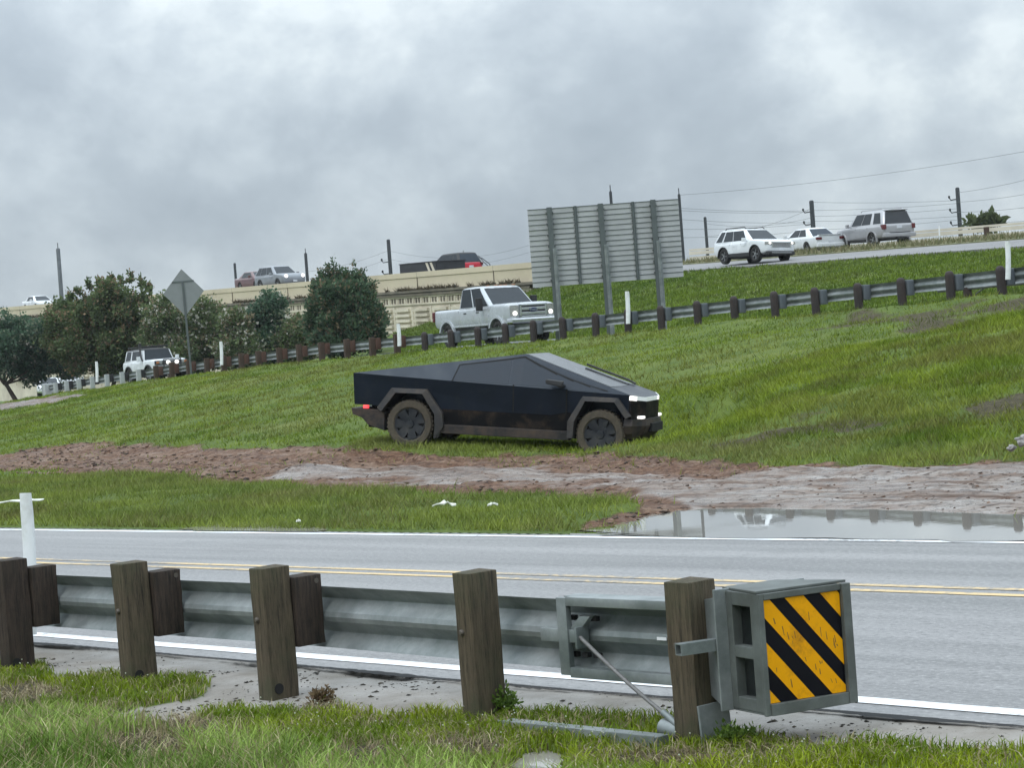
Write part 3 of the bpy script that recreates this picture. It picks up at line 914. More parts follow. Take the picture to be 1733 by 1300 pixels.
MT['clod'] = leaf_mat('wet_mud_clods', 0, 0.6, 0.3)
clods(200000, 'mud_clods', 'small dark clods and debris scattered over the churned mud and gravel', 20, 75, -17, 17,
      lambda mk, x, y: (mk['mud'] > 0.35) & (mk['pud'] < 0.4) & (rng.random(len(x)) < np.clip(2.6 * (fbm(x, y, 0.9, 4) - 0.36) * (1 - 0.45 * mk['grav']), 0.04, 1)), 0.006, 0.045, (0.022, 0.012, 0.007), (0.17, 0.095, 0.058))
clods(60000, 'shoulder_debris', 'tiny dark bits of debris on the wet silt beside the road', 6, 19, -19, 19,
      lambda mk, x, y: (mk['silt'] > 0.6) & (mk['u'] < 8.0) & (rng.random(len(x)) < np.clip(2.4 * (fbm(x, y, 3.0, 4) - 0.42), 0.01, 1)), 0.003, 0.014, (0.012, 0.011, 0.008), (0.07, 0.055, 0.035), 0.002)

# ================================================================== GUARDRAILS
def wbeam_profile(th=0.004, hh=0.165):
    k = hh / 0.155
    a = [(0.0, 0.155), (0.010, 0.142), (0.074, 0.098), (0.082, 0.085), (0.074, 0.068), (0.012, 0.024), (0.004, 0.0)]
    pr = a + [(d, -z) for d, z in reversed(a[:-1])]
    pr = [(d, z * k) for d, z in pr]
    return pr, [(d + th, z) for d, z in pr]


def beam_mesh(pts, hh=0.165):
    """pts: local path (x, y, z)"""
    f, b = wbeam_profile(0.004, hh); ring = f + b[::-1]
    mb = MB(); rings = [[(x, y + d, z + dz) for d, dz in ring] for (x, y, z) in pts]
    return mb.loft(rings)


def link(o, parent, loc=None, name=None):
    c = o.copy(); COL.objects.link(c); c.parent = parent
    if loc is not None: c.location = loc
    return c


# ---- near guardrail
NR0 = Vector((n1[0] * 7.25, n1[1] * 7.25, 0))
near = thing('guardrail', 'weathered near guardrail on thick timber posts with a hazard striped end box', 'guardrail',
             NR0 + Vector((e1[0], e1[1], 0)) * 0, frame((e1[0], e1[1], 0), (n1[0], n1[1], 0), (0, 0, 1)))
near['label'] = 'near guardrail on thick timber posts ending in a hazard striped box'


def near_x(px, py):
    q = on_plane(px, py, n1, 7.25); return q.x * e1[0] + q.y * e1[1]


def timber(w, d, z0, z1, seed, tilt=0.0, hole=False):
    rg = random.Random(seed); mb = MB(); rings = []
    for k in range(7):
        t = k / 6; z = z0 + (z1 - z0) * t
        j = lambda: rg.uniform(-0.003, 0.003)
        x = -tilt * t
        rings.append([(x - w / 2 + j(), -d / 2 + j(), z + (0.004 * rg.random() if k == 6 else 0)), (x + w / 2 + j(), -d / 2 + j(), z), (x + w / 2 + j(), d / 2 + j(), z), (x - w / 2 + j(), d / 2 + j(), z + (0.006 if k == 6 else 0))])
    mb.loft(rings)
    return mb


near_posts = [(26, 1060, 0.125, 0.700, 'wood_dark', 0.01), (232, 1070, 0.122, 0.705, 'wood', 0.035), (466, 1080, 0.125, 0.705, 'wood', 0.012), (813, 1095, 0.125, 0.715, 'wood', 0.006),
              (1178, 1115, 0.150, 0.705, 'wood', 0.008)]
NX = []
for i, (px, py, w, zt, mm, tl) in enumerate(near_posts):
    x = near_x(px, py); NX.append(x)
    po = timber(w, 0.185, -0.25, zt, 40 + i, tl).build('post', MT[mm], near, 40, 0.006)
    po.location = (x, 0, 0)
    bt = MB().lathe([(0.0, -0.014), (0.010, -0.013), (0.016, -0.006), (0.017, 0.002)], 10, 'y')
    b_ = bt.build('bolt', MT['bolt'], po, 40); b_.location = (-0.02 - tl * 0.6, -0.094, 0.42)
    if i < 3:
        hole = MB().lathe([(0.0, -0.003), (0.030, -0.003), (0.030, 0.001), (0.0, 0.001)], 16, 'x').build('drilled_hole', MT['void'], po)
        hole.location = (w / 2 + 0.001, -0.045, 0.035)
        bk = timber(0.125, 0.19, 0.245, 0.635, 60 + i).build('blockout', MT['wood_dark'], near, 40, 0.006)
        bk.location = (x + 0.012, 0.197, 0)
        if i > 0:
            bx = MB().lathe([(0.0, -0.010), (0.013, -0.008), (0.015, 0.004)], 10, 'x').build('bolt', MT['bolt'], bk, 40)
            bx.location = (0.062, 0.06, 0.60)
BY = 0.295
ZB = 0.392
xs = [-60 + 1.2 * k for k in range(40)] + [NX[0], NX[2], NX[3]]
xs = sorted(x for x in xs if x <= NX[3]) + [NX[3] + 0.25, NX[4] + 0.1, NX[4] + 0.32]
beam = beam_mesh([(x, BY - (0.0 if x < NX[2] else min(1, (x - NX[2]) / 2.4) * 0.12), ZB) for x in xs], 0.172).build('rail_beam', MT['galv'], near, 30)
# further timber posts out of frame to the left
for k in range(1, 8):
    po = link([c for c in near.children if c.name.startswith('post')][1], near, (NX[0] - 1.42 * k, 0, 0))
    bo = link([c for c in near.children if c.name.startswith('blockout')][1], near, (NX[0] - 1.42 * k + 0.01, 0.197, 0))
BYE = BY - 0.12
# rail splice frame and cable anchor
xa = near_x(921, 1060) + 0.0
fr = MB()
fr.box(xa - 0.033, xa + 0.033, BYE - 0.055, BYE - 0.02, ZB - 0.190, ZB + 0.190)
fr.box(xa + 0.033, NX[4] + 0.05, BYE - 0.055, BYE - 0.0, ZB + 0.150, ZB + 0.194)
fr.box(xa + 0.033, NX[4] + 0.05, BYE - 0.055, BYE - 0.0, ZB - 0.200, ZB - 0.150)
fr.box(xa - 0.033, NX[4] + 0.05, BYE + 0.0, BYE + 0.10, ZB + 0.176, ZB + 0.192)
fr.build('guide_channel', MT['galv'], near, 30, 0.003)
an = MB()
an.box(xa - 0.17, xa + 0.10, BYE - 0.045, BYE + 0.012, ZB - 0.030, ZB + 0.034)
an.box(xa + 0.10, xa + 0.115, BYE - 0.075, BYE + 0.012, ZB - 0.055, ZB + 0.05)
an.prism([(xa + 0.02, ZB + 0.034), (xa + 0.10, ZB + 0.034), (xa + 0.17, ZB + 0.10), (xa + 0.10, ZB + 0.10)], BYE - 0.03, BYE + 0.01)
ab = an.build('anchor_bracket', MT['galv'], near, 30, 0.004)
for k in range(8):
    for dz in (0.085, -0.095):
        x0 = xa - 0.08 + (k % 4) * 0.075
        if k < 4:
            sl = MB(); sl.box(x0, x0 + 0.035, BYE + 0.0, BYE + 0.028, ZB + dz - 0.012, ZB + dz + 0.012); sl.build('bolt_slot', MT['void'], near)

for px in (1072, 1124):
    ws = MB()
    x0 = near_x(px, 1070) - 0.02
    ws.box(x0, x0 + 0.06, BYE - 0.001, BYE + 0.004, ZB + 0.0, ZB + 0.014); ws.build('rail_slot', MT['line_white'], near)
cab = MB(); c0 = Vector((xa + 0.115, BYE - 0.05, ZB)); c1 = Vector((NX[4] - 0.10, -0.06, 0.06))
path = [c0.lerp(c1, t) + Vector((0, 0, -0.012 * math.sin(math.pi * t))) for t in [k / 12 for k in range(13)]]
cab.tube(path, 0.010, 10)
cab.build('anchor_cable', MT['cable'], near, 40)
sw = MB(); sw.tube([c1.lerp(c0, -0.02), c1.lerp(c0, 0.12)], 0.016, 12)
sw.build('cable_sleeve', MT['galv'], near, 40)
tb = MB(); tb.lathe([(0.0, 0), (0.04, 0), (0.04, 0.15), (0.028, 0.15), (0.028, 0.02), (0.0, 0.02)], 18, 'x')
t_ = tb.build('anchor_sleeve', MT['galv'], near, 40); t_.location = (NX[4] - 0.19, -0.05, 0.035); t_.rotation_euler = (0, R(8), 0)
st = MB(); st.box(NX[3] + 0.33, NX[4] - 0.085, -0.215, -0.12, -0.05, 0.022); st.box(NX[3] + 0.33, NX[4] - 0.085, -0.222, -0.215, -0.05, 0.030)
st.build('ground_strut', MT['galv'], near, None, 0.004)
sp_ = MB(); sp_.box(-0.006, 0.006, -0.10, 0.10, -0.10, 0.165)
s_ = sp_.build('bearing_plate', MT['galv'], near, None, 0.003); s_.location = (NX[4] + 0.11, -0.02, -0.005); s_.rotation_euler = (0, R(-4), 0)
# impact head: local x towards the near end, y towards the road
hx = NX[4] + 0.20
hd = MB(); hz0, hz1 = 0.145, 0.665
# side bay frame (faces the grass) built from bars
yb = -0.025          # grass side face of the box
hw_ = 0.44           # width across
x0b, x1b = hx + 0.05, hx + 0.30
for (a, b_) in ((x0b, x0b + 0.045), (x1b - 0.06, x1b)):
    hd.box(a, b_, yb, yb + 0.05, hz0, hz1)
for (z0, z1) in ((hz0, hz0 + 0.055), ((hz0 + hz1) / 2 - 0.03, (hz0 + hz1) / 2 + 0.022), (hz1 - 0.06, hz1)):
    hd.box(x0b + 0.045, x1b - 0.06, yb + 0.001, yb + 0.05, z0, z1)
hd.box(x0b, x1b, yb + 0.17, yb + 0.19, hz0 + 0.002, hz1 - 0.002)          # inner web
hd.box(x0b, x1b, yb + hw_ - 0.02, yb + hw_, hz0 + 0.002, hz1 - 0.002)     # road side
# lids top and bottom
hd.hexa([(x0b - 0.07, yb + 0.03, hz1 + 0.001), (x1b + 0.005, yb - 0.006, hz1 + 0.001), (x0b - 0.07, yb + hw_ - 0.12, hz1 + 0.001), (x1b + 0.005, yb + hw_ + 0.03, hz1 + 0.001),
         (x0b - 0.07, yb + 0.03, hz1 + 0.011), (x1b + 0.005, yb - 0.006, hz1 + 0.013), (x0b - 0.07, yb + hw_ - 0.12, hz1 + 0.011), (x1b + 0.005, yb + hw_ + 0.03, hz1 + 0.013)])
hd.box(x0b, x1b - 0.002, yb + 0.003, yb + hw_, hz0 - 0.010, hz0 - 0.001)
# end flange round the plate
hd.box(x1b + 0.001, x1b + 0.020, yb - 0.004, yb + 0.022, hz0 - 0.012, hz1)
hd.box(x1b + 0.001, x1b + 0.034, yb + hw_ - 0.012, yb + hw_ + 0.032, hz0 - 0.010, hz1 + 0.0)
hd.box(x1b + 0.001, x1b + 0.030, yb + 0.022, yb + hw_ - 0.012, hz0 - 0.012, hz0 + 0.040)
hd.box(x1b + 0.001, x1b + 0.022, yb + 0.022, yb + hw_ - 0.012, hz1 - 0.028, hz1)
head = hd.build('impact_head', MT['galv_dark'], near, None, 0.003)
ch = MB()                                      # feeder chute wrapped round the rail
ch.hexa([(hx - 0.16, -0.03, 0.20), (x0b - 0.012, -0.075, 0.155), (hx - 0.16, 0.30, 0.20), (x0b - 0.012, 0.36, 0.155),
         (hx - 0.16, -0.03, 0.61), (x0b - 0.012, -0.075, 0.64), (hx - 0.16, 0.30, 0.61), (x0b - 0.012, 0.36, 0.64)])
ch.box(x0b - 0.0115, x0b - 0.001, -0.085, 0.40, 0.135, 0.675)
ch.build('feeder_chute', MT['galv'], head, None, 0.003)
sq = MB()
for (a, b_, c, d) in ((-0.026, 0.026, -0.026, -0.021), (-0.026, 0.026, 0.021, 0.026), (-0.026, -0.021, -0.021, 0.021), (0.021, 0.026, -0.021, 0.021)):
    sq.box(a, b_, -0.20, 0.0, c, d)
sq.box(-0.020, 0.020, -0.12, -0.115, -0.020, 0.020, 1)
q_ = sq.build('square_tube', [MT['galv'], MT['void']], head, None); q_.location = (x0b - 0.045, -0.06, 0.428)
# hazard plate with diagonal stripes as real flat pieces
xp = x1b + 0.012
py0, py1, pz0, pz1 = yb + 0.024, yb + hw_ - 0.016, hz0 + 0.042, hz1 - 0.03
pl = MB(); pl.box(xp - 0.006, xp, py0, py1, pz0, pz1)
hp = pl.build('hazard_plate', MT['black_sheet'], head)


def clip_poly(poly, fn):
    out = []
    for i in range(len(poly)):
        a, b_ = poly[i], poly[(i + 1) % len(poly)]; fa, fb = fn(a), fn(b_)
        if fa >= 0: out.append(a)
        if (fa >= 0) != (fb >= 0):
            t = fa / (fa - fb); out.append((a[0] + (b_[0] - a[0]) * t, a[1] + (b_[1] - a[1]) * t))
    return out


W_, H_ = py1 - py0, pz1 - pz0
bars = MB()
# stripes run down towards the road side; edge heights read off the plate's left edge (fractions from the top)
slope = 1.02
for (t0, t1) in ((-0.99, -0.76), (-0.535, -0.285), (-0.085, 0.165), (0.405, 0.63), (0.865, 1.2)):
    poly = [(py0, pz0), (py1, pz0), (py1, pz1), (py0, pz1)]
    f_ = lambda p: ((pz1 - p[1]) / H_ - slope * (p[0] - py0) / W_)
    poly = clip_poly(poly, lambda p: f_(p) - t0); poly = clip_poly(poly, lambda p: t1 - f_(p))
    if len(poly) > 2: bars.prism([(a, b_) for a, b_ in poly], xp + 0.0005, xp + 0.002, 'x')
rs = random.Random(12)
k = 0
while k < 22:
    yy = rs.uniform(py0 + 0.03, py1 - 0.03); zz = rs.uniform(pz0 + 0.04, pz1 - 0.08); hh_ = rs.uniform(0.008, 0.045); fr_ = ((pz1 - zz) / H_ - slope * (yy - py0) / W_); fr2 = ((pz1 - zz - hh_) / H_ - slope * (yy - py0) / W_)
    if any(t0 + 0.02 < fr_ < t1 - 0.02 and t0 + 0.02 < fr2 < t1 - 0.02 for (t0, t1) in ((-0.535, -0.285), (-0.085, 0.165), (0.405, 0.63))):
        bars.hexa([(x, yy + dy + sh, zz + dz) for dz, sh in ((0, 0), (hh_, rs.uniform(-0.008, 0.004))) for dy in (0, rs.uniform(0.002, 0.006)) for x in (xp + 0.0015, xp + 0.0026)], 1); k += 1
bars.build('hazard_plate_stripes', [MT['yellow'], MT['scuff']], head)

pv = Matrix.Translation((x0b + 0.02, 0.10, 0)); head.matrix_basis = pv @ Matrix.Rotation(R(-16), 4, 'Z') @ pv.inverted()

# ---- far guardrail (local x towards the near right, origin at p2)
fr_z0 = 2.15
far = thing('guardrail', 'long guardrail on round dark and square brown posts along the top of the bank', 'guardrail', (p2[0], p2[1], fr_z0), frame((e2[0], e2[1], 0), (n2[0], n2[1], 0), (0, 0, 1)))
far['label'] = 'long far guardrail on many dark and brown posts along the bank top'


def far_s(px, py=560):
    q = on_plane(px, py, n2, c2); return (q.x - p2[0]) * e2[0] + (q.y - p2[1]) * e2[1]


def crest_z(x): return float(crest(np.array([-x]))[0])


post_px_right = [717, 763, 808, 855, 902, 953, 1008, 1063, 1120, 1182, 1245, 1314, 1383, 1456, 1530, 1613, 1700]
px_mid = [262, 289, 318, 349, 378, 408, 437, 473, 507, 545, 588, 631, 673]
px_left = [94, 113, 134, 157, 182, 208, 236]
rnd = MB(); pr = [(0.0, 0.84), (0.05, 0.835), (0.085, 0.81), (0.108, 0.76), (0.112, 0.70), (0.112, -0.4), (0, -0.4)]
rnd.lathe(pr, 16, 'z')
proto_round = rnd.build('post', MT['post_black'], far, 50)
mbx = timber(0.16, 0.21, -0.4, 0.86, 5); proto_brown = mbx.build('post', MT['wood_brown'], far, 40)
mbx = timber(0.16, 0.21, -0.4, 0.80, 6); proto_pale = mbx.build('post', MT['steel_pale'], far, 40)
mbx = timber(0.17, 0.20, 0.37, 0.76, 7); pb_dark = mbx.build('blockout', MT['plastic_grey'], far, 40, 0.02)
mbx = timber(0.17, 0.20, 0.37, 0.80, 8); pb_red = mbx.build('blockout', MT['wood_red'], far, 40)
mbx = timber(0.17, 0.20, 0.40, 0.78, 9); pb_black = mbx.build('blockout', MT['trim'], far, 40)
first = {}


def put(proto, x, y, z):
    o = proto if proto.name not in first else link(proto, far)
    first[proto.name] = 1
    o.location = (x, y, z); return o


xs_right = [far_s(p, 560) for p in post_px_right]
stp = (xs_right[-1] - xs_right[0]) / (len(xs_right) - 1)
xs_right += [xs_right[-1] + stp * k for k in (1, 2, 3, 4)]
for i, x in enumerate(xs_right):
    p_ = put(proto_round, x, 0, crest_z(x) - fr_z0 + random.uniform(-0.02, 0.02)); p_.rotation_euler = (random.uniform(-.02, .02), random.uniform(-.03, .03), random.random())
    put(pb_dark, x + 0.05, 0.20, crest_z(x) - fr_z0)
for i, px in enumerate(px_mid):
    x = far_s(px, 600); p_ = put(proto_brown, x, 0, crest_z(x) - fr_z0 + random.uniform(-0.03, 0.03)); p_.rotation_euler = (0, random.uniform(-.03, .03), 0)
    put(pb_red, x + 0.05, 0.205, crest_z(x) - fr_z0)
for i, px in enumerate(px_left):
    x = far_s(px, 650); p_ = put(proto_pale, x, 0, crest_z(x) - fr_z0)
    put(pb_black, x + 0.05, 0.205, crest_z(x) - fr_z0)
xend0 = far_s(72, 650)
bx_ = [xend0 + 1.0 * k for k in range(int((xs_right[-1] + 6 - xend0) / 1.0))]
beam_mesh([(x, 0.30, crest_z(x) - fr_z0 + 0.59) for x in bx_], 0.165).build('rail_beam', MT['galv'], far, 30)
eb = MB(); eb.box(-0.35, 0.1, 0.0, 0.5, 0.15, 0.85); eb.box(-0.37, -0.35, -0.03, 0.55, 0.12, 0.88)
e_ = eb.build('end_terminal', MT['steel_pale'], far, None, 0.02); e_.location = (xend0, 0.1, crest_z(xend0) - fr_z0)

# low cable anchor beyond the rail at the right
q0 = on_plane(1588, 492, n2, c2 + 1.3); q1 = on_plane(1760, 476, n2, c2 + 1.3)
anch = thing('anchor_strut', 'low steel strut on a short post behind the rightmost guardrail posts', 'barrier', q0)
MB().tube([(0, 0, 0), q1 - q0], 0.05, 8).build('strut', MT['galv'], anch, 40)
qp = on_plane(1637, 490, n2, c2 + 1.3) - q0
pm = timber(0.18, 0.16, -0.9, 0.06, 4).build('post', MT['post_black'], anch); pm.location = qp
tq = on_plane(1668, 486, n2, c2 + 1.3) - q0
MB().tube([tq, tq.lerp(qp, 0.5) + Vector((0, 0, -0.12)), qp + Vector((0.1, 0.0, -0.32))], 0.018, 6).build('cable', MT['wire'], anch, 40)


# ================================================================== MARKER POSTS
def marker(px, ytop, ybot, Y, wpx, label, lean=0.0):
    b_ = P(px, ybot, Y); t_ = P(px - lean, ytop, Y)
    h = (t_ - b_).length; w = wpx / FPX * Y
    mb = MB(); rings = []
    for k in range(9):
        t = k / 8; z = h * t
        bend = 0.015 * math.sin(t * 3)
        ww = w * (1.0 if t < 0.97 else 0.9)
        rings.append([(bend + ww / 2 * math.cos(a) , 0.12 * ww * math.sin(a) + 0.10 * ww * math.cos(a) ** 2, z) for a in [2 * math.pi * q / 14 for q in range(14)]])
    mb.loft(rings)
    o = mb.build('marker_post', MT['white_plastic'], None, 50)
    d = (t_ - b_).normalized(); ex = Vector((d.z, 0, -d.x)).normalized()
    o.matrix_basis = Matrix.Translation(b_) @ frame(ex, d.cross(ex), d).to_4x4()
    return tag(o, label, 'marker post', 'white marker posts along the guardrails')


q = on_plane(45, 955, n1, 7.95)
marker(51, 835, 1075, q.y, 22, 'large white marker post standing behind the leftmost timber post', 9)
def my(px, off=-0.14): return on_plane(px, 560, n2, c2 + off).y
marker(1063, 493, 548, my(1063), 7.5, 'white marker post on the guardrail under the ribbed sign', 2)
marker(1706, 408, 473, my(1706), 9, 'tall white marker post on the rightmost guardrail post', 1)
marker(676, 548, 586, my(676), 6.5, 'white marker post on the guardrail between cedar and white pickup', 2.5)
marker(375, 578, 618, my(375), 5.5, 'white marker post on the guardrail in front of flowering shrubs', 1.5)
marker(164, 612, 647, my(164), 5, 'white marker post on the pale posts left of the white four wheel drive', 1)
marker(1590, 381, 407, 108, 2.6, 'thin pale stake in the weeds right of the silver SUV', 1)

# ================================================================== RIBBED SIGN SEEN FROM BEHIND
SY = 70.6
cTL, cTR, cBR, cBL = P(895, 355, SY), P(1150, 338, SY), P(1157, 468, SY), P(902, 487, SY)
sb = (cBL + cBR) / 2; wS = (cBR - cBL).length; hS = (cTL - cBL).length
exS = (cBR - cBL).normalized(); ezS = Vector((0, 0, 1)); exS = Vector((exS.x, exS.y, 0)).normalized(); eyS = ezS.cross(exS)
zg = float(ground_z(np.array([sb.x]), np.array([sb.y]))[0][0])
sign = thing('highway_sign', 'large ribbed aluminium highway sign seen from behind on three steel posts', 'sign', (sb.x, sb.y, zg), frame(exS, eyS, ezS))
zb0 = sb.z - zg
pan = MB(); nr_ = 15
for k in range(nr_):
    a = zb0 + hS * k / nr_; b_ = zb0 + hS * (k + 1) / nr_
    pan.box(-wS / 2, wS / 2, 0.0, 0.02, a + 0.001, b_ - 0.014)
    pan.box(-wS / 2, wS / 2, -0.022, 0.014, b_ - 0.013, b_ - 0.001, 1)
pan.box(-wS / 2 + 0.005, wS / 2 - 0.005, 0.0205, 0.03, zb0, zb0 + hS)
pan.build('sign_panel', [MT['alu'], MT['alu_line']], sign)
for px in (934, 1021, 1110):
    xl = (P(px, 420, SY) - sb).dot(exS)
    zl = float(ground_z(np.array([sb.x + exS.x * xl]), np.array([sb.y + exS.y * xl]))[0][0]) - zg
    for nm, m_, z0, z1, y0 in (('post', 'alu_dark', zl - 0.4, zb0 + hS + 0.02, -0.03), ('stub_post', 'galv', zl - 0.4, zb0 + hS * 0.48, -0.20)):
        pb = MB()
        if nm == 'post':
            pb.box(xl - 0.085, xl + 0.085, y0 - 0.012, y0, z0, z1); pb.box(xl - 0.085, xl + 0.085, y0 - 0.165, y0 - 0.153, z0, z1); pb.box(xl - 0.008, xl + 0.008, y0 - 0.153, y0 - 0.012, z0, z1)
        else:
            pb.box(xl + 0.02, xl + 0.16, y0 - 0.02, y0, z0, z1); pb.box(xl + 0.083, xl + 0.097, y0 - 0.11, y0 - 0.02, z0, z1)
        pb.build('post', MT[m_], sign)
    cl = MB()
    for k in range(7):
        z = zb0 + hS * (k + 0.5) / 7
        cl.box(xl - 0.12, xl - 0.086, -0.06, -0.023, z, z + 0.05); cl.box(xl + 0.086, xl + 0.12, -0.06, -0.023, z, z + 0.05)
    cl.build('panel_clips', MT['alu_line'], sign)
for px in (978, 1076):
    xl = (P(px, 420, SY) - sb).dot(exS)
    pb = MB(); pb.box(xl - 0.05, xl + 0.05, -0.075, -0.024, zb0 + 0.0, zb0 + hS + 0.01); pb.box(xl - 0.02, xl + 0.02, -0.10, -0.075, zb0 + 0.0, zb0 + hS + 0.01)
    pb.build('stiffener', MT['alu_dark'], sign)
    cl = MB()
    for k in range(14):
        z = zb0 + hS * (k + 0.5) / 14
        cl.box(xl - 0.075, xl - 0.051, -0.05, -0.023, z, z + 0.04)
    cl.build('panel_clips', MT['alu_line'], sign)

# ================================================================== DIAMOND SIGN SEEN FROM BEHIND
DY = on_plane(315, 590, n2, c2 - 0.8).y
cen = P(309, 495, DY); s_d = 50.0 / FPX * DY / math.cos(0)
zb = float(ground_z(np.array([P(319, 620, DY).x]), np.array([DY]))[0][0])
dia = thing('warning_sign', 'grey diamond shaped sign seen from behind on a thin post', 'sign', (cen.x + 0.12, DY, zb))
hd_ = 39.5 / FPX * DY
dz = cen.z - zb; wd_ = 34.5 / FPX * DY
dm = MB(); rr = 0.06
dm.prism([(-wd_, dz), (-wd_ + rr, dz - rr), (-rr, dz - hd_ + rr), (0, dz - hd_), (rr, dz - hd_ + rr), (wd_, dz), (rr, dz + hd_ - rr), (0, dz + hd_), (-rr, dz + hd_ - rr)], 0.0, 0.012)
dm.build('sign_plate', MT['sign_back'], dia)
pb = MB(); pb.box(-0.045, 0.045, -0.06, -0.012, -0.3, dz + hd_ * 0.45); pb.build('post', MT['alu_dark'], dia, None, 0.006)
pb = MB(); pb.box(-wd_ * 0.52, wd_ * 0.55, -0.012, -0.001, dz + hd_ * 0.42, dz + hd_ * 0.50); pb.build('bracket', MT['alu_dark'], dia)
dia.rotation_euler = (0, R(-1.2), R(4))

# ================================================================== RETAINING WALL WITH PARAPET
wall = thing('retaining_wall', 'tan concrete highway retaining wall with parapet and slatted relief panels', 'wall', hw_pt(-60, 0))
wo = Vector(wall.location)


def wbox(mb, s0, s1, w0, w1, d0, d1, mi=0, sub=1):
    for k in range(sub):
        a = s0 + (s1 - s0) * k / sub; b_ = s0 + (s1 - s0) * (k + 1) / sub
        mb.hexa([hw_pt(s, 0, d) + Vector((n3[0] * w, n3[1] * w, 0)) - wo for d in (d0, d1) for w in (w0, w1) for s in (a, b_)], mi)
    return mb


S0, S1 = -230, 1.0
mb = MB(); wbox(mb, S0, S1 + 12, 0.0, 0.26, 0.0, 1.07); wbox(mb, S0, S1 + 12, -0.05, 0.30, 0.78, 1.10)
for s in np.arange(-228, 12, 9.0): wbox(mb, s, s + 0.025, -0.053, -0.001, -0.05, 1.10, 1)
mb.build('parapet', [MT['concrete'], MT['concrete_stain']], wall)
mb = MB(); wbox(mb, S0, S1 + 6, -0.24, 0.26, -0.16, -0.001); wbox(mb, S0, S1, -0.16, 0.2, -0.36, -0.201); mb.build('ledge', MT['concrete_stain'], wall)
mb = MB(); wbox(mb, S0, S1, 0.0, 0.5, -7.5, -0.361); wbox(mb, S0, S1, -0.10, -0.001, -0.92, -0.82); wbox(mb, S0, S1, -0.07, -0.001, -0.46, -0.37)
s = -130.0; k = 0
while s < S1 - 0.4:
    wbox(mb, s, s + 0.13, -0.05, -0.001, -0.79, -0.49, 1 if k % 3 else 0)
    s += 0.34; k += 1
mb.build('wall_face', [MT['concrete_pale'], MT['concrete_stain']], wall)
mb = MB(); s = -130.0; rg = random.Random(3)
while s < S1 - 2:
    for q in range(14):
        d = -1.15 - q * 0.33
        ind = 0.12 * rg.random()
        wbox(mb, s + 0.10 + ind, s + 1.95 - 0.12 * rg.random(), -0.17, -0.001, d - 0.17, d, 0)
    wbox(mb, s + 2.06, s + 2.24, -0.06, -0.001, -6.0, -1.02, 0)
    s += 2.3
mb.build('relief_panel', MT['concrete_pale'], wall)

# tan bridge rail on the far side of the highway at the right
br = thing('bridge_rail', 'tan highway barrier with dark posts behind the right hand cars', 'barrier', hw_pt(30, 15)); wo = Vector(br.location)


def wbox2(mb, s0, s1, w0, w1, d0, d1, n=1):
    for k in range(n):
        a = s0 + (s1 - s0) * k / n; b_ = s0 + (s1 - s0) * (k + 1) / n
        mb.hexa([hw_pt(s, w, d) - wo for d in (d0, d1) for w in (w0, w1) for s in (a, b_)])


mb = MB(); wbox2(mb, -4, 110, 15.0, 15.2, 0.42, 0.62, 1); wbox2(mb, -4, 110, 15.0, 15.2, 0.05, 0.30, 1); wbox2(mb, -4, 110, 15.02, 15.18, 0.66, 0.78, 1)
mb.build('rail', MT['conc_white'], br)
mb0 = MB()
mb0.box(-0.13, 0.13, -0.06, 0.06, 0.0, 0.86); bp0 = mb0.build('post', MT['wood_brown'], br)
ss = [6, 10, 16, 22, 27.5, 31, 36, 41, 46]
for i, s in enumerate(ss):
    o = bp0 if i == 0 else link(bp0, br)
    o.location = hw_pt(s, 14.9) - wo

# ledge weeds
n = 16000; s = -125 + 125 * rng.random(n); cl = (np.sin(s * 1.3) + np.sin(s * 0.53 + 1) + np.sin(s * 3.1)) > -0.9
s = s[cl]; n = len(s)
pts = np.array([tuple(hw_pt(a, 0, 0.0) + Vector((n3[0] * -0.16, n3[1] * -0.16, 0)) * rg.uniform(0.4, 1.6)) for a in s])
h = 0.04 + 0.30 * rng.random(n) ** 3.5
c = lerp3((0.04, 0.034, 0.022), (0.13, 0.10, 0.06), rng.random(n))
blades('ledge_weeds', pts, h, 0.06 + 0.06 * rng.random(n), h * 1.1, c, 'dark weeds growing along the ledge under the parapet', False)

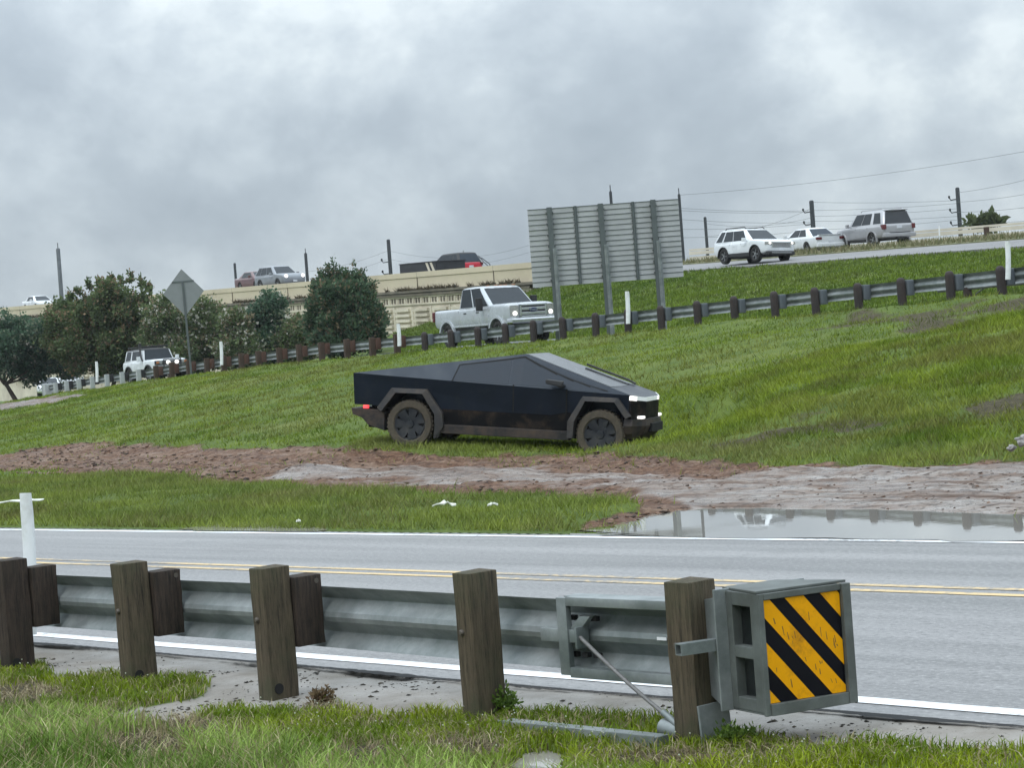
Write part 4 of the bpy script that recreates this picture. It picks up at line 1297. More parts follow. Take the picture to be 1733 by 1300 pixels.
# ================================================================== UTILITY POLES, WIRES
POLES = [(98, 420, 183, 'tall grey utility pole above the big tree at far left', 'pole_pale', 0.17),
         (397, 445, 227, 'short dark pole top just left of the grey cars on the overpass', 'pole', 0.13),
         (517, 428, 218, 'dark pole top between the grey cars and the cedar', 'pole', 0.15),
         (657, 405, 205, 'dark utility pole with two small arms right of the cedar', 'pole', 0.17),
         (1033, 323, 165, 'pole top poking above the middle of the ribbed sign', 'pole', 0.11),
         (1149, 328, 171, 'pole at the right edge of the ribbed sign', 'pole', 0.11),
         (1193, 367, 206, 'thin dark utility pole between ribbed sign and white SUV', 'pole', 0.14),
         (1373, 339, 192, 'dark utility pole behind the white sedan', 'pole', 0.20),
         (1620, 317, 188, 'dark utility pole right of the silver SUV', 'pole', 0.18)]
PT = {}
for px, py, Y, lab, mm, r_ in POLES:
    t_ = P(px, py, Y); z0 = 0.8
    th_ = thing('utility_pole', lab, 'utility pole', (t_.x, Y, z0), None, 'utility poles beyond the highway')
    hh = t_.z - z0
    MB().lathe([(r_ * 1.25, 0), (r_ * 1.1, hh * 0.5), (r_, hh - 0.08), (r_ * 0.6, hh)], 10, 'z').build('pole_shaft', MT[mm], th_, 50)
    PT[px] = t_
    if px in (657, 1373, 1620):
        for k, dz in enumerate((1.0, 2.1, 3.2)):
            if px == 657 and k == 0: continue
            im = MB(); im.tube([(0, 0, 0), (-0.45, 0, -0.05), (-0.55, 0, 0.12)], 0.05, 6); im.lathe([(0.03, 0), (0.09, 0.05), (0.09, 0.2), (0.03, 0.25)], 8, 'z', (-0.58, 0, 0.1))
            a_ = im.build('insulator', MT[mm], th_, 50); a_.location = (-r_, 0, hh - dz)
    if px in (1033, 1149, 98, 517):
        MB().tube([(0, 0, hh - 0.05), (0.0, 0, hh + 0.45)], 0.04, 6).build('top_pin', MT[mm], th_, 50)


def wire(a, b_, sag, label, r_=0.013, gname='power lines strung between the utility poles'):
    L = (b_ - a).length; n = 14; mb = MB()
    mb.tube([(b_ - a) * (k / n) + Vector((0, 0, -sag * 4 * (k / n) * (1 - k / n))) for k in range(n + 1)], r_, 5)
    o = mb.build('power_line', MT['wire'], None, 60); o.location = a
    tag(o, label, 'power line', gname)


wl = 'thin dark power line sagging across the sky between the poles at right'
right_ = {0: P(1790, 290, 150), 1: P(1790, 318, 150), 2: P(1790, 343, 150), 3: P(1790, 369, 150), 4: P(1790, 386, 150)}
for k, dy in enumerate((4, 20, 37, 54)):
    wire(P(1620, 322 + dy, 188), right_[k], 0.15, wl)
for k, (ya, yb_) in enumerate(((342, 339), (356, 344), (366, 353), (374, 366), (389, 372))):
    wire(P(1374, ya, 192), P(1620, yb_, 188), 0.12, wl)
for k, (ya, yb_) in enumerate(((352, 356), (356, 358), (371, 376), (388, 378), (402, 390))):
    wire(P(1149, ya, 171), P(1374, yb_, 192), 0.15, wl)
wire(P(1193, 400, 206), P(1374, 352, 192), 0.5, wl); wire(P(1193, 378, 206), P(1374, 368, 192), 0.5, wl)
wire(P(1149, 330, 171), P(1790, 246, 150), 0.4, 'topmost long thin power line rising to the right edge of the sky', 0.012)
wl2 = 'thin power line beside the dark pole above the cedar tree'
for ya, yb_ in ((424, 440), (438, 452)):
    wire(P(657, ya, 205), P(895, yb_ - 25, 190), 0.9, wl2, 0.010, 'power lines above the overpass'); wire(P(657, ya, 205), P(517, yb_ + 20, 218), 0.3, wl2, 0.010, 'power lines above the overpass')
# street lamp arms on the overpass right of the red SUV
la = P(829, 447, 150)
lamp = thing('street_lamp', 'small twin arm lamp just right of the red SUV on the overpass', 'street lamp', la)
lb = P(802, 434, 150) - la
MB().tube([(0, 0, -3), (0, 0, 0), lb * 0.5 + Vector((0, 0, 0.16)), lb], 0.045, 6).build('arm', MT['pole_pale'], lamp, 50)
MB().tube([(0.0, 0, -0.25), lb * 0.5 + Vector((0.1, 0, -0.1)), lb + Vector((0.3, 0, 0.05))], 0.035, 6).build('arm', MT['pole_pale'], lamp, 50)


# ================================================================== TREES
def leaf_cloud(blobs, n, size, cols, elong=1.0, up=0.4, flowers=0.0, fcol=(0.62, 0.60, 0.52), clump=9, spread=0.28, fsize=1.2):
    """blobs: (centre, radius). returns verts, loops, starts, colours of small leaf quads in clumps"""
    sub_ = []
    for c, r_ in blobs:
        sub_.append((c, r_ * 0.58))
        for _ in range(24):
            dv_ = Vector(rng.normal(size=3)); dv_.normalize(); dv_.z = dv_.z * 0.9 + 0.15
            sub_.append((Vector(c) + dv_ * r_ * random.uniform(0.62, 1.2), r_ * random.uniform(0.08, 0.32)))
    blobs = sub_
    vol = np.array([r_ ** 2.2 for c, r_ in blobs]); vol /= vol.sum()
    nc = n // clump
    bi = rng.choice(len(blobs), nc, p=vol)
    cen = np.array([tuple(c) for c, r_ in blobs])[bi]; rad = np.array([r_ for c, r_ in blobs])[bi]
    d = rng.normal(size=(nc, 3)); d /= np.linalg.norm(d, axis=1)[:, None]
    rr = rad * (0.35 + 0.72 * rng.random(nc) ** 0.55) * (0.82 + 0.3 * rng.random(nc))
    cc = cen + d * rr[:, None]
    clx = np.repeat(cc, clump, 0); dd = np.repeat(d, clump, 0); cr_ = np.repeat(rad, clump)
    dirn = dd + np.array([0, 0, up]) + rng.normal(size=dd.shape) * 0.55; dirn /= np.linalg.norm(dirn, axis=1)[:, None]
    pos = clx + rng.normal(size=dd.shape) * (spread * 0.5) + dirn * (rng.random(len(dd)) * spread)[:, None]
    side = np.cross(dirn, rng.normal(size=dirn.shape)); side /= np.linalg.norm(side, axis=1)[:, None]
    s = size * (0.6 + 0.8 * rng.random(len(dd)))
    a = side * (s * 0.5)[:, None]; b_ = dirn * (s * elong)[:, None]
    V = np.stack([pos - a * 0.6, pos + a * 0.6 , pos + a + b_ * 0.6, pos + b_ * 1.1, pos - a + b_ * 0.5], 1)
    m = len(pos)
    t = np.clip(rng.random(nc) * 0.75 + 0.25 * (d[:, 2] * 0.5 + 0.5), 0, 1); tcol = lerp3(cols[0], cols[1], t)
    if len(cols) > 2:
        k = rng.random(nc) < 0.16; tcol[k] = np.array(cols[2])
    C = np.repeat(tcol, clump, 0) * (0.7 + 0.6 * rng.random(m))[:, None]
    if flowers:
        fl = np.repeat(rng.random(nc) < flowers, clump) & (np.repeat(rr / rad, clump) > 0.7)
        C[fl] = np.array(fcol) * (0.75 + 0.3 * rng.random(fl.sum()))[:, None]
        V[fl] = pos[fl][:, None, :] + (V[fl] - pos[fl][:, None, :]) * fsize
    V = V.reshape(-1, 3); C = np.repeat(C, 5, 0)
    return V, np.arange(m * 5), np.arange(m) * 5, C


def tree(label, cat, circ, Y, n, size, cols, base_px, name='tree', group=None, depth=0.9, sprigs=(), **kw):
    bx, by = base_px; bpt = P(bx, by, Y)
    gz = float(H(np.array([bpt.x]), np.array([Y]), False)[0])
    base = Vector((bpt.x, Y, gz))
    th_ = thing(name, label, cat, base, None, group)
    blobs = []
    for (px, py, rp) in circ:
        yy = Y + random.uniform(-1, 1) * rp / FPX * Y * depth
        blobs.append((P(px, py, Y) * 1.0 + Vector((0, yy - Y, 0)) - base, rp / FPX * Y))
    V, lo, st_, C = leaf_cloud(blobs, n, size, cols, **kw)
    if sprigs:
        sv = [V]; sl_ = [lo]; ss_ = [st_]; sc = [C]; ov = len(V); ol = len(lo)
        for (px, py, hpx) in sprigs:
            c0 = P(px, py, Y) - base; hgt = hpx / FPX * Y
            bl = [(c0 + Vector((random.uniform(-.03, .03) , random.uniform(-.2, .2), hgt * k / 6)), 0.10 * (1 - k / 8)) for k in range(7)]
            v2, l2, s2, c2_ = leaf_cloud(bl, 150, size * 0.8, cols, elong=1.6, up=1.0, clump=6, spread=0.12)
            sv.append(v2); sl_.append(l2 + ov); ss_.append(s2 + ol); sc.append(c2_); ov += len(v2); ol += len(l2)
        V, lo, st_, C = np.concatenate(sv), np.concatenate(sl_), np.concatenate(ss_), np.concatenate(sc)
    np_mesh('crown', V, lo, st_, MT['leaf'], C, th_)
    tr = MB(); top = max(blobs, key=lambda q: q[1])[0]
    tr.tube([(0, 0, -0.2), top * 0.3 + Vector((0.05, 0, 0.1)), top * 0.8], [0.17, 0.12, 0.05], 8)
    for c, r_ in blobs:
        st0 = top * 0.35
        tr.tube([st0, st0.lerp(c, 0.55) + Vector((0, 0, 0.1)), c], [0.07, 0.045, 0.015], 5)
    tr.build('trunk', MT['bark'], th_, 60)
    return th_


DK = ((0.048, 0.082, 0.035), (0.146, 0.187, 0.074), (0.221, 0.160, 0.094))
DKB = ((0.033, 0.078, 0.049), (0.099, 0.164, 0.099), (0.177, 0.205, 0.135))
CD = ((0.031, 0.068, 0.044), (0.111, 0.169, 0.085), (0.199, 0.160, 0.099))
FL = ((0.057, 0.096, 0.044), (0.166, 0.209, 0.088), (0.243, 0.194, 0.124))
tree('big dark green bushy tree left of the diamond sign', 'tree', [(122, 548, 34), (160, 526, 32), (200, 522, 32), (232, 528, 30), (150, 585, 46), (212, 580, 48), (244, 560, 32), (104, 535, 22), (182, 550, 46), (120, 590, 38), (190, 612, 36)], 134, 78000, 0.125, DK, (185, 640), 'bushy_tree',
     sprigs=[(118, 505, 12), (150, 490, 16), (168, 482, 16), (190, 480, 14), (205, 482, 14), (222, 478, 16), (240, 484, 14), (252, 492, 12), (133, 498, 12), (180, 488, 14)])
tree('low dark tree with drooping branches at the left edge', 'tree', [(8, 575, 38), (45, 580, 38), (80, 592, 36), (15, 610, 34), (55, 615, 36), (100, 605, 30), (118, 622, 24), (-40, 590, 40)], 136, 48000, 0.13, DKB, (30, 645), 'drooping_tree', flowers=0.02)
for lab, circ, base, nn, fl_, cols in (
        ('white flowering shrub left of the diamond sign post', [(275, 540, 26), (290, 570, 30), (268, 590, 24), (300, 600, 26)], (283, 625), 13000, 0.07, FL),
        ('white flowering shrub right of the diamond sign post', [(345, 540, 28), (365, 560, 26), (340, 585, 32), (372, 600, 28), (333, 610, 24)], (350, 620), 15000, 0.07, FL),
        ('flowering shrub behind the marker post with pale blossom', [(402, 560, 24), (418, 580, 24), (398, 600, 28), (425, 610, 22)], (408, 618), 12000, 0.10, FL),
        ('narrow dark upright shrub between the flowering shrubs and the cedar', [(453, 522, 20), (440, 540, 20), (466, 535, 18), (455, 565, 26), (448, 590, 24), (470, 600, 20)], (455, 612), 13000, 0.025, DKB),
        ('loose shrub against the wall just left of the cedar', [(500, 560, 22), (490, 585, 24), (515, 590, 26), (505, 610, 18)], (502, 608), 10000, 0.05, FL)):
    tree(lab, 'shrub', circ, 127 + random.uniform(-2, 2), int(nn * 1.5), 0.115, cols, base, 'flowering_shrub' if 'flowering' in lab else 'shrub', 'shrubs in front of the retaining wall', flowers=fl_, clump=7)
tree('dark cedar with spiky top sprigs in front of the tan wall', 'tree', [(578, 505, 30), (556, 508, 26), (603, 512, 27), (568, 486, 20), (598, 490, 17), (560, 540, 36), (600, 545, 38), (626, 548, 22), (580, 570, 38), (540, 562, 24), (620, 574, 22), (548, 484, 11), (577, 528, 42), (536, 535, 16), (638, 570, 12)], 104, 80000, 0.085, CD, (582, 600), 'cedar_tree',
     sprigs=[(565, 466, 32), (545, 472, 18), (600, 474, 32), (617, 478, 24), (585, 470, 16), (630, 490, 18), (533, 490, 14), (556, 466, 16), (609, 478, 22), (640, 530, 12), (524, 520, 12), (648, 552, 10), (575, 470, 20), (592, 476, 18)], elong=1.5, up=0.9, spread=0.20)
# small palm-like sapling beyond the highway at the right
tree('small ragged young tree beyond the barrier at far right', 'tree', [(1645, 381, 4), (1660, 379, 4), (1678, 376, 4), (1690, 378, 4), (1668, 386, 4)], 150, 330, 0.26, ((0.05, 0.07, 0.03), (0.12, 0.14, 0.06)), (1668, 400), 'young_tree', elong=1.8, up=0.9, clump=5)

# ================================================================== LITTER, ROCK
def litter(px, py, wpx, hpx, label, Y=None, z=0.12, name='litter', cat='litter', seed=1):
    rg = random.Random(seed)
    c = G(px, py, z) if Y is None else P(px, py, Y)
    sc = FPX / c.y; w = wpx / sc; h = hpx / sc
    mb = MB(); nx, ny = 7, 4; vs = []; fs = []
    for i in range(nx):
        for j in range(ny):
            vs.append((w * (i / (nx - 1) - 0.5), w * 0.5 * (j / (ny - 1) - 0.5), h * rg.random() * math.sin(math.pi * (i + 0.5) / nx) + 0.01))
    for i in range(nx - 1):
        for j in range(ny - 1): fs.append((i * ny + j, (i + 1) * ny + j, (i + 1) * ny + j + 1, i * ny + j + 1))
    m_ = len(vs); vs += [(x, y, z_ - 0.015) for x, y, z_ in vs]
    fs += [tuple(q + m_ for q in f[::-1]) for f in fs]
    edge = [i * ny for i in range(nx)] + [(nx - 1) * ny + j for j in range(1, ny)] + [i * ny + ny - 1 for i in range(nx - 2, -1, -1)] + [j for j in range(ny - 2, 0, -1)]
    fs += [(edge[k], edge[(k + 1) % len(edge)], edge[(k + 1) % len(edge)] + m_, edge[k] + m_) for k in range(len(edge))]
    o = mb.add(vs, fs).build(name, MT['litter'], None); o.location = c
    return tag(o, label, cat)


litter(752, 857, 40, 9, 'largest piece of crumpled white litter on the grass strip', z=0.20, seed=2)
litter(834, 856, 18, 5, 'small white scrap on the grass strip right of the larger litter', z=0.20, seed=3)
litter(505, 883, 8, 3, 'tiny pale scrap at the edge of the grass strip', z=0.15, seed=4)
litter(33, 850, 76, 4, 'long pale strip lying in the grass behind the large marker post', z=0.22, seed=5)
litter(1489, 530, 9, 5, 'white scrap at the foot of the guardrail under the silver SUV', z=0, Y=on_plane(1489, 530, n2, c2 - 0.5).y, seed=6)
litter(1650, 518, 14, 3, 'flat pale scrap on the crest near the tall right marker post', z=0, Y=on_plane(1650, 518, n2, c2 - 1.2).y, seed=7)


def stone(px, py, rpx, z, label, seed):
    c = G(px, py, z); r_ = rpx / FPX * c.y; rg = random.Random(seed)
    bm = bmesh.new(); bmesh.ops.create_icosphere(bm, subdivisions=3, radius=r_)
    from mathutils import noise as mn
    for v in bm.verts:
        v.co *= 1 + 0.5 * mn.noise(v.co * 1.6 / r_ + Vector((seed, 0, 0))); v.co.z *= 0.75
    me = bpy.data.meshes.new('rock'); bm.to_mesh(me); bm.free(); me.materials.append(MT['rock'])
    o = bpy.data.objects.new('rock', me); COL.objects.link(o); o.location = c
    tag(o, label, 'rock')


stone(1731, 746, 13, 0.38, 'pale broken rock at the right edge of the grassy bank', 3)
stone(1712, 758, 7, 0.30, 'small dark rock just left of the pale rock on the bank', 8)


def weed(px, py, r_, label, n=1300, col=((0.05, 0.10, 0.015), (0.14, 0.21, 0.04))):
    c = G(px, py, -0.02); th_ = thing('weed_plant', label, 'weed', c)
    bl = [(Vector((random.uniform(-r_, r_), random.uniform(-r_ * 0.6, r_ * 0.6), random.uniform(0.02, r_ * 0.9))), r_ * 0.5) for _ in range(5)]
    V, lo, st_, C = leaf_cloud(bl, n, 0.012, col, elong=1.5, up=0.6, clump=6, spread=0.03)
    np_mesh('leaves', V, lo, st_, MT['leaf'], C, th_)
    tr = MB()
    for q, rr in bl: tr.tube([(0, 0, -0.03), q * 0.6, q], [0.004, 0.003, 0.002], 5)
    tr.build('stems', MT['bark'], th_, 60)


weed(832, 1214, 0.085, 'leafy dark weed at the right foot of the fourth timber post')
weed(1248, 1266, 0.05, 'leafy weed just right of the steel plate at the foot of the end post', 800)
weed(545, 1190, 0.035, 'reddish brown dry weed just right of the third timber post', 500, ((0.09, 0.05, 0.03), (0.20, 0.15, 0.08)))

# ================================================================== BLACK ANGULAR PICKUP
ex = (TRUCK_F - TRUCK_R); WB = ex.length; ex.normalize()
ey = Vector((0, 0, 1)).cross(ex).normalized(); ez = ex.cross(ey)
TR_ = 0.445
O_ = TRUCK_R + ey * 1.0 - ez * TR_
trk = thing('pickup_truck', 'matte black angular wedge shaped pickup truck with muddy wheels on the grass', 'pickup truck', O_, frame(ex, ey, ez))
TI = trk.matrix_basis.inverted()


def tl(px, py, yl=-1.0):
    d = TI.to_3x3() @ Vector(ray(px, py)); c = TI @ Vector(cC)
    t = (yl - c.y) / d.y; q = c + d * t
    return (q.x, q.z)


Ax, Az = tl(598, 631, -0.97); A0x, A0z = tl(600, 684, -0.95); Bx, Bz = tl(1068, 669.5, -0.95); _, Dz = tl(1068, 710, -0.94); Px_, Pz = tl(890, 599, -0.74)
tz = (Px_ - Ax) / (Bx - Ax); Mz = Az + (Bz - Az) * tz; Lz = A0z + (Dz - A0z) * tz
NOSE = 0.17
vs = []
for s in (-1, 1):
    vs += [(Ax, s * 0.97, Az), (A0x, s * 0.95, A0z), (Px_, s * 0.74, Pz), (Px_, s * 1.0, Mz), (Px_, s * 0.965, Lz), (Bx, s * 0.95, Bz), (Bx, s * 0.93, Dz), (Bx + NOSE, s * 0.5, Bz - 0.035), (Bx + NOSE, s * 0.5, Dz)]
a, a0, p_, m_, l_, b_, d_, n_, n0 = range(9)
fs = []
for o in (0, 9):
    fs += [(o + a, o + m_, o + l_, o + a0), (o + m_, o + b_, o + d_, o + l_), (o + a, o + p_, o + m_), (o + m_, o + p_, o + b_), (o + b_, o + n_, o + n0, o + d_)]
fs += [(a, a + 9, p_ + 9, p_), (p_, p_ + 9, b_ + 9, b_), (b_, b_ + 9, n_ + 9, n_), (n_, n_ + 9, n0 + 9, n0), (a, a0, a0 + 9, a + 9), (a0, l_, l_ + 9, a0 + 9), (l_, d_, d_ + 9, l_ + 9), (d_, n0, n0 + 9, d_ + 9)]
body = MB().add(vs, fs).build('body', MT['wrap'], trk)
R_out = [(639, 690), (664, 656.5), (723, 659), (749, 699), (751, 722), (742, 741)]
R_in = [(647, 696), (671.5, 664.5), (716.5, 666.5), (737, 701), (737.5, 722), (735.5, 741)]
F_out = [(960, 741), (961, 713), (987, 671), (1046, 674), (1067.5, 705)]
F_in = [(970, 742), (973, 713), (991.5, 679), (1041, 681), (1060, 709)]
for q in (R_in, F_in):
    pl_ = [tl(*p) for p in q]
    x0 = min(p[0] for p in pl_) - 0.06; x1 = max(p[0] for p in pl_) + 0.04
    pl2 = ([(pl_[0][0] - 0.02, -0.3)] + pl_ + [(pl_[-1][0] + 0.02, -0.3)])
    for s in (-1, 1):
        c_ = MB().prism(pl2, s * 0.42, s * 1.3).build('cutter', MT['trim']); c_.matrix_basis = trk.matrix_basis
        c_.parent = trk; c_.matrix_basis = Matrix.Identity(4)
        boolean(body, c_)
for q in (R_out, F_out): pass
for (qo, qi) in ((R_out, R_in), (F_out, F_in)):
    po = [tl(*p) for p in qo]; pi_ = [tl(*p) for p in qi]
    for s in (-1, 1):
        mb = MB()
        for k in range(len(po) - 1):
            quad = [po[k], po[k + 1], pi_[k + 1], pi_[k]]
            y0, y1 = (-1.07, -0.90) if s < 0 else (0.90, 1.07)
            rings = []
            mb.hexa([(*(po[k][0:1]), s * 1.045, po[k][1]), (po[k + 1][0], s * 1.045, po[k + 1][1]), (pi_[k][0], s * 1.075, pi_[k][1]), (pi_[k + 1][0], s * 1.075, pi_[k + 1][1]),
                     (po[k][0], s * 0.90, po[k][1]), (po[k + 1][0], s * 0.90, po[k + 1][1]), (pi_[k][0], s * 0.86, pi_[k][1]), (pi_[k + 1][0], s * 0.86, pi_[k + 1][1])])
        mb.build('wheel_flare', MT['flare'], trk)
# lower cladding and rocker
xr, _ = tl(744, 720); xf, _ = tl(964, 720)
z_ro0 = tl(850, 739.5)[1]; z_ro1 = tl(850, 724)[1]
for s in (-1, 1):
    y = (lambda a, b: (min(s * a, s * b), max(s * a, s * b)))
    mb = MB(); mb.box(xr, xf, *y(0.80, 0.955), z_ro1 + 0.002, Lz + 0.06); mb.build('lower_cladding', MT['clad_dark'], trk)
    mb = MB(); mb.box(xr + 0.02, xf, *y(0.80, 1.0), z_ro0, z_ro1); mb.build('rocker_step', MT['clad'], trk, None, 0.012)
# door shut lines, window line
mb = MB()
for px in (868, 958):
    xt, zt = tl(px, 651 + (px - 868) * 0.086, -1.0); xb_, zb_ = tl(px - 1, 702, -0.97)
    mb.hexa([(xt, -1.0045, zt), (xt + 0.02, -1.0045, zt), (xt, -0.95, zt), (xt + 0.02, -0.95, zt), (xb_, -0.972, Lz + 0.02), (xb_ + 0.02, -0.972, Lz + 0.02), (xb_, -0.94, Lz + 0.02), (xb_ + 0.02, -0.94, Lz + 0.02)][:4] + [(xb_, -0.972, Lz + 0.02), (xb_ + 0.02, -0.972, Lz + 0.02), (xb_, -0.94, Lz + 0.02), (xb_ + 0.02, -0.94, Lz + 0.02)])
mb.build('door_seam', MT['void'], trk)


def sail(x, k, s=-1, off=0.006):
    """point on the upper side facets: k from the belt (0) to the roof line (1)"""
    if x < Px_:
        t = (x - Ax) / (Px_ - Ax); yr = 0.97 + (0.74 - 0.97) * t; zr = Az + (Pz - Az) * t; yb_ = 0.97 + 0.03 * t; zb_ = Az + (Mz - Az) * t
    else:
        t = (x - Px_) / (Bx - Px_); yr = 0.74 + (0.95 - 0.74) * t; zr = Pz + (Bz - Pz) * t; yb_ = 1.0 - 0.05 * t; zb_ = Mz + (Bz - Mz) * t
    return Vector((x, s * (yb_ + (yr - yb_) * k + off), zb_ + (zr - zb_) * k))


xw0 = tl(776, 620, -0.85)[0]; xw1 = tl(866, 620, -0.85)[0]; xw2 = tl(1024, 655, -0.9)[0]
for s in (-1, 1):
    def poly_part(name, pts, m, off):
        mb = MB(); q = [sail(x, k, s, off) for x, k in pts]; q2 = [sail(x, k, s, -0.01) for x, k in pts]; n = len(q)
        mb.add(q + q2, [tuple(range(n)), tuple(range(2 * n - 1, n - 1, -1))] + [(i, (i + 1) % n, n + (i + 1) % n, n + i) for i in range(n)])
        return mb.build(name, m, trk)
    poly_part('rear_side_window', [(xw0 - 0.05, 0.05), (xw1 - 0.01, 0.05), (xw1 - 0.01, 0.875), (xw0 + 0.03, 0.80)], MT['glass_side'], 0.005)
    mb = MB()
    for pts in ([(xw1 + 0.01, 0.05), (Px_, 0.05), (Px_, 0.90), (xw1 + 0.01, 0.878)], [(Px_, 0.05), (xw2 - 0.12, 0.08), (xw2, 0.45), (Px_, 0.90)]):
        q = [sail(x, k, s, 0.005) for x, k in pts]; q2 = [sail(x, k, s, -0.01) for x, k in pts]
        mb.add(q + q2, [(0, 1, 2, 3), (7, 6, 5, 4), (0, 1, 5, 4), (1, 2, 6, 5), (2, 3, 7, 6), (3, 0, 4, 7)])
    mb.build('front_side_window', MT['glass_side'], trk)
    # black rubber line round the glass
    ln = MB(); path = [(xw0 - 0.08, 0.0), (xw0 + 0.02, 0.84), (Px_, 0.93), (xw2 + 0.06, 0.42)]
    for k in range(3):
        (xa_, ka), (xb_, kb) = path[k], path[k + 1]; nn = 5
        for j in range(nn):
            x0_, k0_ = xa_ + (xb_ - xa_) * j / nn, ka + (kb - ka) * j / nn; x1_, k1_ = xa_ + (xb_ - xa_) * (j + 1) / nn, ka + (kb - ka) * (j + 1) / nn
            dx = 0.022 if k == 0 else 0; dk = 0 if k == 0 else 0.05
            dk2 = dk * (1 if k < 2 else 1 + 1.6 * (x1_ - Px_))
            q = [sail(x0_, k0_, s, 0.007), sail(x1_, k1_, s, 0.007), sail(x1_ + dx, k1_ - dk2, s, 0.007), sail(x0_ + dx, k0_ - dk, s, 0.007)]
            q2 = [p + Vector((0, -s * 0.02, 0)) for p in q]
            ln.hexa([q[0], q[1], q[3], q[2], q2[0], q2[1], q2[3], q2[2]])
    ln.build('window_seal', MT['void'], trk)
    mr = MB(); mx, mz = tl(942, 649, -1.12)
    mr.hexa([(mx - 0.17, s * 1.05, mz - 0.01), (mx + 0.10, s * 1.07, mz - 0.07), (mx - 0.17, s * 1.26, mz - 0.01), (mx + 0.12, s * 1.20, mz - 0.06),
             (mx - 0.18, s * 1.05, mz + 0.07), (mx + 0.13, s * 1.07, mz + 0.05), (mx - 0.18, s * 1.26, mz + 0.07), (mx + 0.15, s * 1.18, mz + 0.04)])
    mr.box(mx + 0.0, mx + 0.12, min(s * 0.9, s * 1.1), max(s * 0.9, s * 1.1), mz - 0.07, mz - 0.02)
    mr.build('wing_mirror', MT['trim'], trk, None, 0.02)
# windscreen
t1 = 0.80
def wsp(t, y): 
    return Vector((Px_ + (Bx - Px_) * t, y, Pz + (Bz - Pz) * t))
nrm = Vector((Pz - Bz, 0, Bx - Px_)).normalized()
q = [wsp(0.012, -0.70), wsp(t1, -0.86), wsp(t1 + 0.02, 0), wsp(t1, 0.86), wsp(0.012, 0.70)]
mb = MB(); qa = [p + nrm * 0.006 for p in q]; qb = [p - nrm * 0.02 for p in q]; n = 5
mb.add(qa + qb, [tuple(range(n)), tuple(range(2 * n - 1, n - 1, -1))] + [(i, (i + 1) % n, n + (i + 1) % n, n + i) for i in range(n)])
mb.build('windscreen', MT['glass'], trk)
wp = MB(); wp.tube([wsp(t1 + 0.03, 0.80) + nrm * 0.03, wsp(t1 - 0.05, 0.82) + nrm * 0.05, wsp(0.36, 0.80) + nrm * 0.05], 0.022, 6); wp.build('wiper', MT['trim'], trk)
# front fascia, light bar, bumper
def band(z0f, z1f, off, y0=-0.95, y1=0.95, nn=16):
    """strip wrapped round the front between two heights (functions of |y|)"""
    def fx(y):
        ay = abs(y); return Bx + NOSE if ay < 0.5 else Bx + NOSE * (0.95 - ay) / 0.45
    mb = MB(); ys = sorted(set([y0 + (y1 - y0) * i / nn for i in range(nn + 1)] + [v for v in (-0.5, 0.5) if y0 < v < y1]))
    for a_, b2 in zip(ys[:-1], ys[1:]):
        pts = []
        for (o_) in (off, -0.03):
            for y_ in (a_, b2):
                pass
        mb.hexa([(fx(a_) + off, a_, z0f(a_)), (fx(b2) + off, b2, z0f(b2)), (fx(a_) - 0.03, a_, z0f(a_)), (fx(b2) - 0.03, b2, z0f(b2)),
                 (fx(a_) + off, a_, z1f(a_)), (fx(b2) + off, b2, z1f(b2)), (fx(a_) - 0.03, a_, z1f(a_)), (fx(b2) - 0.03, b2, z1f(b2))])
    return mb


ztop = lambda y: Bz - 0.035 * min(1, (0.95 - abs(y)) / 0.45) - 0.004
band(lambda y: Dz, lambda y: ztop(y) - 0.085, 0.012).build('front_fascia', MT['clad_dark'], trk)
band(lambda y: ztop(y) - 0.075, lambda y: ztop(y), 0.016).build('light_bar', MT['lamp_soft'], trk)
for (a_, b2) in ((-0.95, -0.80), (0.36, 0.48), (0.60, 0.70), (0.80, 0.92)):
    band(lambda y: ztop(y) - (0.088 if a_ < 0 else 0.07), lambda y: ztop(y) - 0.004, 0.022, a_, b2, 3).build('headlight', MT['lamp'], trk)
zb_ = tl(1066, 744, -0.95)[1]
def plan(o): return [(Bx - 0.10, -0.99 - o), (Bx + 0.05, -0.97 - o), (Bx + 0.20 + o, -0.62), (Bx + 0.25 + o, -0.2), (Bx + 0.25 + o, 0.2), (Bx + 0.20 + o, 0.62), (Bx + 0.05, 0.97 + o), (Bx - 0.10, 0.99 + o)]
zlev = [(zb_, -0.10), (zb_ + 0.10, -0.02), (zb_ + 0.24, 0.03), (Dz - 0.001, 0.0)]
mb = MB(); mb.loft([[(x if k else x, y, z) for k, (x, y) in enumerate(plan(o))] for z, o in zlev]); mb.build('front_bumper', MT['clad'], trk)
mb = MB(); mb.box(Bx + 0.1, Bx + 0.295, -0.42, 0.42, zb_ + 0.13, Dz - 0.08); mb.build('lower_grille', MT['void'], trk)
mb = MB(); mb.box(Bx - 0.1, Bx + 0.15, -0.80, 0.80, zb_ - 0.12, zb_ + 0.002); mb.build('skid_plate', MT['clad_dark'], trk, None, 0.02)
for y_ in (-0.66, 0.66):
    mb = MB(); mb.box(Bx + 0.0, Bx + 0.19, y_ - 0.10, y_ + 0.10, Dz + 0.003, Dz + 0.055); mb.build('fog_lamp', MT['lamp'], trk, None, 0.015)
